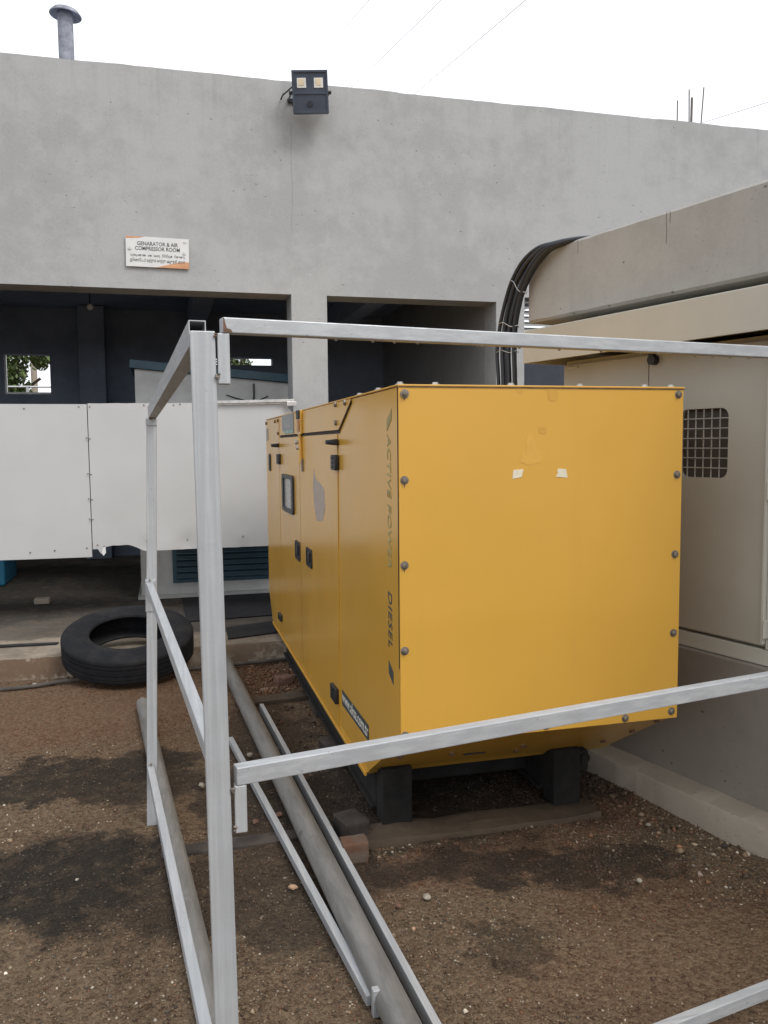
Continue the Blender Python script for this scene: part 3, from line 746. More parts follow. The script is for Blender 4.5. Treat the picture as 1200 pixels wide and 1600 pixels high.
# skid: two black rails, cross members, feet
bm = nbm()
for x0, x1 in ((.775, .895), (1.50, 1.62)):
    box(bm, x0, x1, 3.14, 5.72, .045, .183, .004)
    box(bm, x0-.02, x1+.02, 3.139, 5.721, .042, .056, .003)
for y in (3.30, 4.4, 5.5): box(bm, .897, 1.498, y, y+.12, .07, .182, .003)
part("skid_frame", bm, M['skid'], gen)
for x0, x1 in ((.775, .895), (1.50, 1.62)):
    bm = nbm(); box(bm, x0, x1, 3.03, 3.135, .012, .245, .005); part("skid_foot", bm, M['skid'], gen)
bm = nbm(); box(bm, 1.622, 1.662, 3.04, 3.12, .14, .23, .01); cyl(bm, (1.643, 3.03, .2), (1.643, 3.13, .2), .02, 14); part("lifting_lug", bm, M['skid'], gen, smooth=True)

# footing strips, blocks and bricks round the skid
def rough_block(name, x0, x1, y0, y1, z0, z1, mat, label, cat, amp=.008, rot=0, group=None):
    bm = nbm(); box(bm, x0, x1, y0, y1, z0, z1, .004)
    bmesh.ops.subdivide_edges(bm, edges=[e for e in bm.edges if e.calc_length() > .06], cuts=5, use_grid_fill=True)
    for v in bm.verts:
        v.co += Vector((fbm(v.co.y*3+v.co.z*5, v.co.x, 5), fbm(v.co.x*3, v.co.z*4+2, 5), fbm(v.co.x*3+9, v.co.y*3, 5)))*amp
    if rot:
        c = Vector(((x0+x1)/2, (y0+y1)/2, 0)); bm.transform(Matrix.Translation(c) @ Matrix.Rotation(R(rot), 4, 'Z') @ Matrix.Translation(-c))
    o = part(name, bm, M[mat] if isinstance(mat, str) else mat, smooth=True, angle=40)
    return tag(o, label, cat, group)
rough_block("footing_strip", .66, 1.66, 2.915, 3.06, -.04, .016, 'strip', "stained concrete footing strip under the generator's front feet", "footing", .016)
s = NT("rust_stained_concrete"); f = s.rng(s.noise(14, 6, .7), .4, .65); M['ruststrip'] = s.done(s.mix(f, (.11, .055, .03), (.12, .09, .07)), .9, 0, s.bump(s.noise(40, 4, .7), .5, .006))
rough_block("concrete_block", .575, .67, 2.83, 2.90, -.03, .065, M['ruststrip'], "rust stained concrete block at the left end of the footing", "block", .005)
rough_block("timber_block", .60, .70, 2.98, 3.10, .0, .07, 'plank', "dark timber offcut beside the generator's front foot", "timber block", .004, 12)
rough_block("buried_beam", -.06, .58, 3.04, 3.12, -.03, .010, 'plank', "dark beam half buried in gravel below the steel frame", "beam", .006, 2)
rough_block("footing_strip", .42, .76, 4.76, 4.88, -.03, .02, 'strip', "pale concrete strip across the gravel beside the generator's middle", "footing", .007, 8)
rough_block("broken_brick", .63, .73, 5.12, 5.20, -.02, .045, 'clay', "broken red brick between the grey pipe and the generator", "brick", .006, 10)
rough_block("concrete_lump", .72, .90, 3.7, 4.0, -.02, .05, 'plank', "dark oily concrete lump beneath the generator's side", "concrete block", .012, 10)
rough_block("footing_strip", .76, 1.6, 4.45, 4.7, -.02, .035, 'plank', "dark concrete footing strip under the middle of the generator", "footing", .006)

# ================================================================= STEEL FRAME
fr_ = root("tube_stand", (.08, 1.5, 0), "silver painted steel tube frame standing in front of the generator", "frame")
BD = Vector((.985, .174, .003)).normalized()
def tubepart(name, a, b, w, h, bev=.0022, side=None, label=None):
    bm = nbm(); beam(bm, a, b, w, h, bev, side)
    d_ = Vector(b)-Vector(a); ax = max(range(3), key=lambda q: abs(d_[q]))
    return part(name, bm, M['tube_'+'xyz'[ax]], fr_, label=label)
bm = nbm()     # near corner post, slightly leaning
t = nbm(); box(t, -.0215, .0215, -.018, .018, 0, 1.70, .002)
for v in t.verts: v.co.x += .0835-.0160*(v.co.z/1.70); v.co.y += 1.518
merge(bm, t); part("post", bm, M['tube_z'], fr_)
bm = nbm()     # far post
t = nbm(); box(t, -.0195, .0195, -.018, .018, 0, 1.60, .002)
for v in t.verts: v.co.x += -.096+.046*(v.co.z/1.60); v.co.y += 3.34
merge(bm, t); part("post", bm, M['tube_z'], fr_)
tubepart("sleeve", (-.0515, 3.339, 1.580), (-.0505, 3.339, 1.607), .042, .042, .002)
# open ended channel rail at the top left
def channel(name, a, b, w, h, th):
    a, b = Vector(a), Vector(b); d = (b-a).normalized(); x = d.cross(Vector((0, 0, 1))).normalized(); z = x.cross(d)
    bm = nbm()
    outer = [(-w/2, -h/2), (w/2, -h/2), (w/2, h/2), (-w/2, h/2)]; hole = [(-w/2+th, -h/2+th), (w/2-th, -h/2+th), (w/2-th, h/2-th), (-w/2+th, h/2-th)]
    ln = (b-a).length
    O0 = [bm.verts.new(a+x*u+z*w_) for u, w_ in outer]; O1 = [bm.verts.new(b+x*u+z*w_) for u, w_ in outer]
    I0 = [bm.verts.new(a+x*u+z*w_) for u, w_ in hole]; I1 = [bm.verts.new(b+x*u+z*w_) for u, w_ in hole]
    for P_, Q_ in ((O0, O1), (O1, I1), (I1, I0), (I0, O0)):
        for i in range(4): bm.faces.new((P_[i], P_[(i+1) % 4], Q_[(i+1) % 4], Q_[i]))
    return part(name, bm, M['tube_y'], fr_)
channel("rail", (.0605, 1.539, 1.7005), (-.049, 3.38, 1.630), .030, .046, .0017)
tubepart("rail", (.071, 1.542, .918), (-.076, 3.315, .958), .026, .034)
tubepart("rail", (.060, 1.542, .275), (-.094, 3.315, .229), .026, .034)
tubepart("stub", (-.0735, 3.339, .86), (-.0715, 3.339, .985), .0415, .0425, .002)
tubepart("rail", (.100, 1.508, 1.7105), Vector((.100, 1.508, 1.7105))+BD*1.86, .026, .027)
tubepart("rail", (.106, 1.508, .897), Vector((.106, 1.508, .897))+BD*1.86, .026, .034)
tubepart("rail", (.106, 1.508, .068), Vector((.106, 1.508, .064))+BD*1.86, .026, .034)
bm = nbm(); box(bm, .0925, .1135, 1.497, 1.519, 1.608, 1.6965, .002); part("stub", bm, M['tube_z'], fr_)
bm = nbm(); box(bm, .1035, .1255, 1.497, 1.519, .79, .8795, .002); part("stub", bm, M['tube_z'], fr_)
bm = nbm()
t = nbm(); box(t, -.0185, .0185, -.018, .018, 0, 1.70, .002)
e_ = Vector((.1, 1.508, 0))+BD*1.885
for v in t.verts: v.co += Vector((e_.x, e_.y, 0))
merge(bm, t); part("post", bm, M['tube_z'], fr_)
def weld(p, r=.005, mat='bolt'):
    bm = nbm()
    for k in range(5):
        q = Vector(p)+Vector((random.uniform(-.003, .003), random.uniform(-.002, .002), random.uniform(-r, r)))
        t = nbm(); bmesh.ops.create_icosphere(t, subdivisions=2, radius=r*random.uniform(.35, .7)); t.transform(Matrix.Translation(q)); merge(bm, t)
    part("weld", bm, M[mat], fr_, smooth=True)
weld((.0895, 1.497, 1.694), .004, 'rust'); weld((.0915, 1.497, 1.622), .005, 'bolt'); weld((.1018, 1.497, .872), .005, 'bolt'); weld((.1025, 1.497, .800), .005, 'bolt')
bm = nbm()
for w_ in (1.6978, 1.723):
    pass
PX = Vector((.100, 1.508, 0))+Vector((BD.y, -BD.x, 0))*.0134
poly = [(0.0005, 1.6985), (.017, 1.6985), (.014, 1.703), (.007, 1.705), (.0045, 1.713), (.0025, 1.7228), (.0005, 1.7228)]
plate(bm, poly, [], .0006, lambda u, w, t: tuple(Vector((PX.x, PX.y, w))+Vector((BD.x, BD.y, 0))*u+Vector((BD.y, -BD.x, 0))*t)); part("rust_patch", bm, M['rust'], fr_)
weld((-.0735, 3.314, .985), .004, 'bolt'); weld((-.0925, 3.314, .25), .004, 'rust'); weld((-.052, 3.3165, 1.608), .004, 'rust')
# water drops hanging from the top rail
wd = None
drops = [(.215, 1.0), (.29, .7), (.335, .6), (.385, 1), (.52, .6), (.53, 1.0), (.62, .7), (.72, .6), (.83, .8), (1.10, 1.0), (1.155, 1.0), (1.27, .6), (.99, .6), (.94, .5), (1.21, .7)]
for d_, sc in drops:
    p = Vector((.100, 1.500, 1.6955))+BD*d_+Vector((0, 0, .0005))
    if wd is None:
        bm = nbm(); bmesh.ops.create_uvsphere(bm, u_segments=16, v_segments=12, radius=.0036)
        for v in bm.verts: v.co = Vector((v.co.x, v.co.y, v.co.z*1.25))
        bm.transform(Matrix.Translation(p)); wd = part("water_drop", bm, M['water'], fr_, smooth=True)
    else: copy_part(wd, fr_, p)

# ================================================================= PIPES AND LOOSE TUBES
def pipething(a, b, r, label):
    bm = nbm(); pipe_hollow(bm, a, b, r); o = part("steel_pipe", bm, M['pipe'], smooth=True, angle=40); return tag(o, label, "pipe", "galvanised pipes lying on the gravel")
pipething((.345, 5.62, .045), (.575, 1.15, .043), .043, "thick grey pipe lying on the gravel nearest the generator")
pipething((-.17, 4.86, .034), (.16, 1.1, .034), .036, "grey pipe on the gravel below the frame's left rails")
for y in (3.1, 3.02, 2.5):
    pass
bm = nbm(); beam(bm, (.478, 4.60, .030), (.655, 1.1, .030), .022, .05, .002)
tag(part("steel_tube", bm, M['tube_y']), "long silver square tube lying tight against the thick grey pipe", "steel tube")
tb = root("steel_tube", (.38, 3.1, .02), "short silver square tube on the gravel with an upright stub at its near end", "steel tube")
bm = nbm(); beam(bm, (.273, 4.157, .022), (.487, 2.05, .022), .025, .03, .002); part("tube", bm, M['tube_y'], tb)
bm = nbm(); beam(bm, (.494, 2.02, .0), (.494, 2.02, .075), .022, .022, .002); part("stub", bm, M['tube_y'], tb)
bm = nbm(); tube(bm, smooth_path([(-2.4, 5.40, .018), (-1.03, 5.444, .018), (-.6, 5.54, .02), (0, 5.60, .016), (.45, 5.63, .02), (.80, 5.68, .018)]), .012, 12)
tag(part("hose", bm, M['conduit'], smooth=True), "thin grey conduit lying along the foot of the concrete apron", "conduit")

# dark strips on the apron
for name, poly, lab in (("rubber_strip", [(.39, 5.93), (.80, 6.05), (.83, 6.46), (.40, 6.31)], "dark rubber strip on the apron between the tyre and the generator"),
                        ("rubber_mat", [(.12, 6.62), (1.03, 6.70), (1.03, 7.7), (.10, 7.68)], "black mat on the floor before the white enclosure"),
                        ("flat_bar", [(-1.9, 6.18), (-.78, 6.125), (-.77, 6.17), (-1.9, 6.27)], "dark flat bar lying on the apron left of the tyre")):
    bm = nbm(); plate(bm, poly, [], .008, lambda u, w, t: (u, w, .124+t)); tag(part(name, bm, M['mat']), lab, name.replace('_', ' '))

# ================================================================= TYRE
def tyre():
    Rt, Wd = .455, .25; K = .925
    prof = []
    # inner bead -> lower sidewall -> tread -> upper sidewall -> bead, then inside of the carcass
    side = [(.262, .10), (.268, .118), (.285, .128), (.31, .132), (.325, .1345), (.33, .131), (.36, .135), (.395, .133), (.40, .1295), (.42, .125), (.438, .113), (.449, .102)]
    up_ = side; dn = [(r, -z) for r, z in reversed(side)]
    tread = []
    zs = [.094, .070, .066, .054, .050, .028, .024, .012, .008]
    gro = []
    for z0, z1 in ((.072, .060), (.034, .022), (-.022, -.034), (-.060, -.072)):
        gro += [(Rt-.001, z0), (Rt-.010, z0-.002), (Rt-.010, z1+.002), (Rt-.001, z1)]
    tread = [(.4525, .095)]+gro+[(.4525, -.095)]
    inner = [(.27, -.095), (.30, -.10), (.36, -.115), (.41, -.10), (.43, -.05), (.435, 0), (.43, .05), (.41, .10), (.36, .115), (.30, .10), (.27, .095)]
    prof = up_+tread+dn+inner
    t_ = R(14)
    C0 = Vector((-.275, 5.70, .108))
    nrm = Vector((0, -math.sin(t_), math.cos(t_)))
    mt = Matrix.Translation(C0+nrm*.1) @ Matrix.Rotation(t_, 4, 'X') @ Matrix.Diagonal((K, K, .74, 1))
    bm = nbm(); lathe(bm, prof, 72, mt)
    o = part("truck_tyre", bm, M['tyre'], smooth=True, angle=30)
    return tag(o, "worn black truck tyre lying flat against the concrete apron", "tyre")
tyre()

# ================================================================= WHITE SHEETS IN THE OPENING
def sheet(name, x0, x1, topf, botf, yf, label):
    rt = root(name, ((x0+x1)/2, 6.95, .63), label, "metal sheet", "white sheets closing the lower part of the opening")
    bm = nbm(); nx = int((x1-x0)/.02)+1; nzr = 24; g = {}
    for th in (0, 1):
        for i in range(nx+1):
            x = x0+(x1-x0)*i/nx
            for j in range(nzr+1):
                z0, z1 = botf(x), topf(x); z = z0+(z1-z0)*j/nzr
                g[th, i, j] = bm.verts.new((x, yf(x, z)+th*.0015, z))
    for i in range(nx):
        for j in range(nzr):
            bm.faces.new((g[0, i, j], g[0, i+1, j], g[0, i+1, j+1], g[0, i, j+1])); bm.faces.new((g[1, i, j], g[1, i, j+1], g[1, i+1, j+1], g[1, i+1, j]))
    for i in range(nx):
        for j in (0, nzr): bm.faces.new((g[0, i, j], g[1, i, j], g[1, i+1, j], g[0, i+1, j]))
    for j in range(nzr):
        for i in (0, nx): bm.faces.new((g[0, i, j], g[1, i, j], g[1, i, j+1], g[0, i, j+1]))
    pn = part("sheet", bm, M['sheetm'], rt, smooth=True, angle=40)
    return rt, pn
def dents(x, z, lst): return sum(d*math.exp(-((x-a)**2+(z-b)**2)/(2*s_*s_)) for a, b, d, s_ in lst)
def y1(x, z): return 6.955+.004*fbm(x*.7, z, 1.1)
def y2(x, z): return 6.957+.006*fbm(x, z*.7+4, 1.2)+dents(x, z, [(.14, .72, .012, .035), (-.18, .70, .010, .03), (.6, .75, -.008, .03), (-.05, .66, -.012, .09)])+.03*math.exp(-((1.045-x)/.12)**2)*.6
s1, p1 = sheet("white_sheet", -4.45, -.592, lambda x: 1.836+.0008*x, lambda x: .632+.004*x+.003*math.sin(x*3), y1, "flat white metal sheet covering the far left of the big opening")
def b2(x):
    z = .66 if x > -.13 else .66
    if x < -.53: z = .688
    elif x < -.50: z = .65
    elif x < -.43: z = .70+.012*(x+.50)/.07
    elif x < -.32: z = .712
    elif x < -.19: z = .712-.057*((x+.32)/.13)**1.5
    return z+.003*fbm(x, 2, 14, 2)
def t2(x): return 1.842+.012*(x+.59)/1.6 - (.10*max(0, (x-.90)/.145)**2.2) + .002*fbm(x, 1, 9)
s2, p2 = sheet("white_sheet", -.586, 1.043, t2, b2, y2, "dented white metal sheet with a torn lower edge meeting the concrete column")
def y_of(x): return 6.95
for par, pts in ((s1, [(-1.05, 1.80), (-.65, 1.815), (-.63, .70), (-1.05, .68), (-.87, .69), (-1.35, 1.79)]), (s2, [(-.50, .705), (-.62+.05, 1.815), (-.16, 1.83), (.07, 1.83), (.12, 1.838), (.33, 1.84), (-.17, .745), (.15, .735), (.60, .75), (.85, .765), (-.55, .72), (.35, .8)])):
    for x, z in pts:
        yy = (y1 if par is s1 else y2)(x, z)
        bm = nbm(); cyl(bm, (x, yy-.004, z), (x, yy+.0005, z), .0065, 10); part("screw", bm, M['bolt'], par, smooth=True)
for z in (1.57, 1.29, 1.09, .93):
    bm = nbm(); tube(bm, smooth_path([(-.605, y1(-.605, z), z+.004), (-.597, 6.944, z+.002), (-.586, 6.941, z-.002), (-.574, y2(-.574, z), z-.004)], 4), .003, 6); part("wire_tie", bm, M['bolt'], s2, smooth=True)
bm = nbm(); box(bm, -.600, -.5875, 6.965, 6.972, .70, 1.83); part("seam_backing", bm, M['dark'], s2)
bm = nbm()
beam(bm, (.40, 6.93, 1.853), (1.04, 6.93, 1.872), .022, .022, .001); beam(bm, (.40, 6.945, 1.838), (1.04, 6.945, 1.857), .006, .02, .0005)
box(bm, .98, 1.06, 6.915, 6.95, 1.825, 1.862, .003)
part("top_bar", bm, M['alu'], s2)
bm = nbm(); plate(bm, [(-.51, .70), (-.49, .705), (-.485, .66), (-.505, .635), (-.52, .66)], [], .003, lambda u, w, t: (u, 6.935+(w-.66)*.4+t, w)); part("torn_tab", bm, M['sheetm'], s2)

# ================================================================= THINGS IN AND ON THE BUILDING
# sign
sg = root("room_sign", (-.018, 6.985, 3.03), "small white sign with orange corners fixed to the plastered wall", "sign")
SA = R(-.6)
def sgp(u, w, t): return (-.018+u*math.cos(SA)-w*math.sin(SA), 6.985-t-(.012 if False else 0), 3.034+u*math.sin(SA)+w*math.cos(SA))
bm = nbm(); plate(bm, [(-.242, -.117), (.242, -.117), (.242, .117), (-.242, .117)], [], .006, sgp); part("board", bm, M['signw'], sg)
def arc_poly(f0, x0, x1, base, n=14): return [(x0+(x1-x0)*k/n, f0(k/n)) for k in range(n+1)]+[(x1, base), (x0, base)]
bm = nbm(); plate(bm, [(0.0-.02, -.1165)]+[(-.02+.26*k/12, -.1165+.052*math.sin(k/12*math.pi/2)**1.3) for k in range(1, 13)]+[(.2415, -.062), (.2415, -.1165)], [], .0006, lambda u, w, t: sgp(u, w, .0062+t)); part("orange_band", bm, M['signo'], sg)
bm = nbm(); plate(bm, [(-.2415, .1165), (-.10, .1165), (-.14, .106), (-.19, .101), (-.2415, .099)], [], .0006, lambda u, w, t: sgp(u, w, .0062+t)); part("orange_band", bm, M['signo'], sg)
def sgt(name, s_, size, u, w, sx=1, bold=.0006):
    return text(name, s_, size, (math.cos(SA), 0, math.sin(SA)), (-math.sin(SA), 0, math.cos(SA)), sgp(u, w, .0066), M['ink'], sg, align='CENTER', sx=sx, bold=bold)
sgt("lettering", "GENARATOR & AIR", .042, .0, .050, .86)
sgt("lettering", "COMPRESSOR ROOM", .042, .0, .012, .86)
sgt("lettering", "\u0b9c\u0bc6\u0ba9\u0bb0\u0bc7\u0b9f\u0bcd\u0b9f\u0bb0\u0bcd \u0bae\u0bb1\u0bcd\u0bb1\u0bc1\u0bae\u0bcd \u0b95\u0bbe\u0bb1\u0bcd\u0bb1\u0bc1 \u0b85\u0bb4\u0bc1\u0ba4\u0bcd\u0ba4\u0bbf \u0b85\u0bb1\u0bc8", .030, .0, -.075, .62, .0002)
# second line of rounded script, drawn letter by letter as pen strokes
bm = nbm()
def stroke(cx, cy, pts, s_=1.0):
    tube(bm, [Vector(sgp(cx+x*s_, cy+y*s_, .0068)) for x, y in pts], .0012, 5)
def arc(cx, cy, r, a0, a1, n=9, ry=None): return [(cx+r*math.cos(R(a0+(a1-a0)*k/n)), cy+(ry or r)*math.sin(R(a0+(a1-a0)*k/n))) for k in range(n+1)]
G = [lambda x, y: (stroke(x, y, arc(.006, .007, .006, -200, 150)), stroke(x, y, arc(.011, .005, .004, 180, 420))),
     lambda x, y: (stroke(x, y, arc(.005, .006, .006, 0, 300)), stroke(x, y, [(.011, .006), (.012, -.006), (.007, -.008)])),
     lambda x, y: (stroke(x, y, arc(.006, .006, .0065, 30, 330)), stroke(x, y, arc(.006, .006, .0025, 0, 360))),
     lambda x, y: (stroke(x, y, arc(.004, .004, .004, 0, 360)), stroke(x, y, [(.008, .004), (.010, .012), (.014, .012), (.014, 0)])),
     lambda x, y: (stroke(x, y, arc(.007, .006, .007, -60, 240)), stroke(x, y, [(.0035, 0), (.0105, 0)]), stroke(x, y, arc(.007, .017, .004, 0, 180)))]
x = -.205; seq = [1, 0, 1, 3, 2, 0, 2, None, 3, 2, None, 0, 3, 1, None, 4, 4, 4, 1, 2, None, 4, 2, 0, 2, 1]
for q in seq:
    if q is None: x += .012; continue
    G[q](x, -.034); x += .0168
part("lettering", bm, M['ink'], sg)
for u, w in ((-.212, .022), (.206, .005)):
    bm = nbm(); p = Vector(sgp(u, w, .006)); cyl(bm, p, p+Vector((0, -.008, 0)), .012, 16); part("screw", bm, M['alu'], sg, smooth=True)
for w in (.088, .078):
    bm = nbm(); plate(bm, [(.195, w), (.225, w), (.225, w+.0025), (.195, w+.0025)], [], .0004, lambda u, w_, t: sgp(u, w_, .0064+t)); part("small_print", bm, M['ink'], sg)

# floodlight
fl = root("floodlight", (1.22, 6.99, 4.38), "square dark floodlight with two lamps at the top of the wall", "floodlight")
FM = Matrix.Translation((1.195, 6.80, 4.300)) @ Matrix.Rotation(R(-2), 4, 'Y') @ Matrix.Rotation(R(-10), 4, 'Z') @ Matrix.Rotation(R(12), 4, 'X')
def fbox(name, parts_, mat, bev=.004):
    bm = nbm()
    for b in parts_: box(bm, *b, bev, 2, FM)
    return part(name, bm, mat, fl)
hb = fbox("housing", [(-.14, .14, -.035, .045, -.152, .152)]+[(-.125+.03*k, -.118+.03*k, .046, .075, -.13, .13) for k in range(9)], M['lampbody'])
fbox("rim", [(-.142, .142, -.043, -.0355, .138, .156), (-.142, .142, -.043, -.0355, -.156, -.138), (-.142, -.126, -.043, -.0355, -.1375, .1375), (.126, .142, -.043, -.0355, -.1375, .1375), (-.1255, .1255, -.041, -.0355, -.018, -.006)], M['lampbody'], .001)
for cx in (-.066, .068):
    bm = nbm(); box(bm, cx-.036, cx+.036, -.040, -.0353, .028, .100, .002, 2, FM); ln = part("lens", bm, M['glass'], fl)
    bm = nbm(); box(bm, cx-.021, cx+.017, -.0425, -.0403, .046, .094, .001, 2, FM); part("led_chip", bm, M['led'], ln)
bm = nbm(); cyl(bm, FM @ Vector((-.005, -.036, -.085)), FM @ Vector((-.005, -.048, -.088)), .022, 20); part("sensor", bm, M['lampbody'], fl, smooth=True)
bm = nbm()
for sx_ in (-1, 1):
    a = FM @ Vector((.150*sx_, 0, 0)); beam(bm, a, Vector((a.x, 6.985, 4.30)), .004, .03, 0)
    cyl(bm, FM @ Vector((.14*sx_, 0, 0)), FM @ Vector((.168*sx_, 0, 0)), .014, 12)
box(bm, 1.04, 1.36, 6.982, 6.997, 4.285, 4.315)
part("bracket", bm, M['black'], fl)
bm = nbm(); tube(bm, smooth_path([(1.05, 6.80, 4.33), (.99, 6.86, 4.29), (1.0, 6.95, 4.33), (.985, 6.99, 4.30)]), .006, 8); part("lead", bm, M['black'], fl, smooth=True)

# flue on the roof, rebar on the parapet, overhead wires
ch = root("flue_pipe", (-.83, 9.0, 3.4), "grey flue pipe with mushroom cap rising behind the parapet", "flue")
bm = nbm(); cyl(bm, (-.826, 9, 3.41), (-.832, 9, 5.72), .073, 28); part("pipe", bm, M['chimney'], ch, smooth=True)
bm = nbm(); lathe(bm, [(.0001, .065), (.07, .055), (.13, .025), (.160, -.012), (.162, -.024), (.154, -.024), (.12, -.003), (.0001, .01)], 36, Matrix.Translation((-.826, 9, 5.725)) @ Matrix.Rotation(R(4), 4, 'Y') @ Matrix.Diagonal((.93, .93, .93, 1)), closed=False); part("cap", bm, M['chimney'], ch, smooth=True)
RB = [(4.735, 4.69, .0, "leftmost thin rebar rod rising from the parapet at the right"), (4.865, 4.80, -.008, "middle rebar rod on the parapet leaning against a stouter one"), (4.885, 4.73, .004, "stout short rebar rod beside the middle thin one on the parapet"), (4.985, 4.835, .03, "rightmost and tallest rebar rod leaning right on the parapet")]
for i, (x, z, lean, lab) in enumerate(RB):
    bm = nbm(); cyl(bm, (x, 7.12, 4.40), (x+lean, 7.12, z), .006 if i != 2 else .011, 8); tag(part("rebar_rod", bm, simple("rebar_rust", (.16, .13, .12), .8), smooth=True), lab, "rebar", "rebar rods sticking up from the parapet")
WIRES = [((4.386, 20, 11.321), (3.477, 14, 8.847), "thin overhead wire left of the others near the top edge"), ((4.871, 20, 10.31), (4.40, 13, 8.463), "long thin overhead wire in the middle of the sky"),
         ((6.077, 20, 9.953), (5.373, 14, 8.392), "thin overhead wire meeting the parapet right of the floodlight"), ((11.372, 16, 8.308), (9.658, 12, 7.006), "faint low overhead wire behind the rebar rods")]
for a, b, lab in WIRES:
    # a lies farther off and nearer the wall top in the photograph; extend both ways
    a, b = Vector(a), Vector(b); d = (b-a); A_, B_ = a-d*.9, b+d*.8; pts = []
    for k in range(21):
        t = k/20; p = A_.lerp(B_, t); pts.append(p)
    bm = nbm(); tube(bm, pts, .0046, 6); tag(part("overhead_wire", bm, M['wire'], smooth=True), lab, "wire", "overhead wires against the sky")

# white machine enclosure inside the room
mc = root("machine_enclosure", (.7, 8.5, .12), "white machine enclosure with teal roof trim and louvres inside the dark room", "machine")
bm = nbm()
x0, x1, ya, yb = -.25, 1.15, 7.8, 9.4
vs_ = [bm.verts.new(p) for p in ((x0, ya, .15), (x1, ya, .15), (x1, yb, .15), (x0, yb, .15), (x0, ya, 2.19), (x1, ya, 2.075), (x1, yb, 2.075), (x0, yb, 2.19))]
for f in ((0, 1, 5, 4), (1, 2, 6, 5), (2, 3, 7, 6), (3, 0, 4, 7), (4, 5, 6, 7), (3, 2, 1, 0)): bm.faces.new([vs_[i] for i in f])
part("casing", bm, M['mach'], mc)
bm = nbm(); beam(bm, (-.29, 8.6, 2.234), (1.18, 8.6, 2.114), 1.68, .075, .004); part("roof_trim", bm, M['teal'], mc)
bm = nbm()
box(bm, .03, .98, 7.787, 7.798, .25, .78)
for k in range(9):
    mt = Matrix.Translation((.505, 7.775, .29+.055*k)) @ Matrix.Rotation(R(-35), 4, 'X'); box(bm, -.44, .44, -.022, .022, -.002, .002, 0, 1, mt)
part("louvre_panel", bm, M['teal'], mc)
bm = nbm(); box(bm, -.28, 1.18, 7.72, 9.4, .124, .148); part("base_rail", bm, M['mach'], mc)
bm = nbm(); tube(bm, smooth_path([(.80, 7.79, 2.07), (.80, 7.78, 1.97), (.795, 7.785, 1.91)]), .009, 6); tube(bm, smooth_path([(.55, 7.79, 1.965), (.66, 7.785, 1.93), (.80, 7.785, 1.905), (.93, 7.79, 1.955)]), .005, 6); part("loose_cable", bm, M['black'], mc, smooth=True)
bm = nbm(); box(bm, -2.3, -1.59, 8.9, 9.6, .126, .90, .02); bx = tag(part("metal_casing", bm, M['blue']), "dark blue metal casing at the left edge of the dark room", "casing")
bm = nbm(); box(bm, -1.16, -1.03, 7.75, 7.86, .124, .175, .01); tag(part("small_block", bm, M['kerb']), "small pale block on the dark room's floor", "block")
bm = nbm(); cyl(bm, (-.66, 8.5, 3.2), (-.66, 8.5, 2.86), .006, 8); lmp = root("ceiling_lamp", (-.66, 8.5, 3.2), "small unlit pale lamp hanging from the dark room's ceiling", "lamp"); part("cord", bm, M['black'], lmp)
bm = nbm(); bmesh.ops.create_uvsphere(bm, u_segments=14, v_segments=10, radius=.03); bm.transform(Matrix.Translation((-.66, 8.5, 2.83))); part("bulb", bm, M['glass'], lmp, smooth=True)

# tied bundle of black cables dropping over the slab's end
cbn = root("cable_bundle", pw(.0, 3.6, 0), "tied bundle of black cables arching over the end of the concrete slab", "cable bundle", rotz=PROT)
outer = [(.75, 2.85, 2.468), (.40, 2.97, 2.468), (.09, 3.07, 2.464), (-.03, 3.18, 2.451), (-.03, 3.284, 2.444), (-.03, 3.378, 2.405), (-.03, 3.455, 2.334), (-.03, 3.502, 2.256), (-.03, 3.553, 2.129), (-.03, 3.582, 1.983), (-.03, 3.571, 1.831), (-.03, 3.56, 1.5), (0, 3.62, .7), (.05, 3.72, .12)]
inner = [(.75, 2.80, 2.466), (.40, 2.92, 2.466), (.09, 3.02, 2.462), (-.02, 3.15, 2.440), (-.03, 3.264, 2.383), (-.03, 3.329, 2.323), (-.03, 3.377, 2.262), (-.03, 3.407, 2.206), (-.03, 3.438, 2.098), (-.03, 3.442, 1.969), (-.03, 3.436, 1.822), (-.03, 3.43, 1.5), (0, 3.50, .7), (.05, 3.60, .12)]
NC = 7
for k in range(NC):
    f = k/(NC-1); off = (.0 if k % 2 else -.022); pts = []
    for j, (a, b) in enumerate(zip(outer, inner)):
        wob = .006*math.sin(j*1.3+k*2.1) if 2 < j < 12 else 0
        ff = f+wob*2 if k != 4 else min(1, f+.12*math.exp(-((j-6)/2)**2))
        p = Vector(a).lerp(Vector(b), max(0, min(1, ff)))+Vector((off, 0, 0)); pts.append(pw(*p))
    bm = nbm(); tube(bm, smooth_path(pts, 8), .0125 if k % 3 else .010, 12); part("cable", bm, M['cable'], cbn, smooth=True)
for j in (6, 8, 9):
    a, b = Vector(outer[j]), Vector(inner[j]); c = (a+b)/2; w = (b-a).length/2+.016
    d = (Vector(outer[j+1])-Vector(outer[j-1])).normalized(); e1 = (b-a).normalized()
    pts = [pw(*(c+Vector((-.01, 0, 0))+e1*w*math.cos(2*math.pi*k/24)+Vector((1, 0, 0))*.03*math.sin(2*math.pi*k/24)+d*.006*math.sin(k))) for k in range(25)]
    bm = nbm(); tube(bm, pts, .0018, 6); part("cable_tie", bm, M['alu'], cbn, smooth=True)

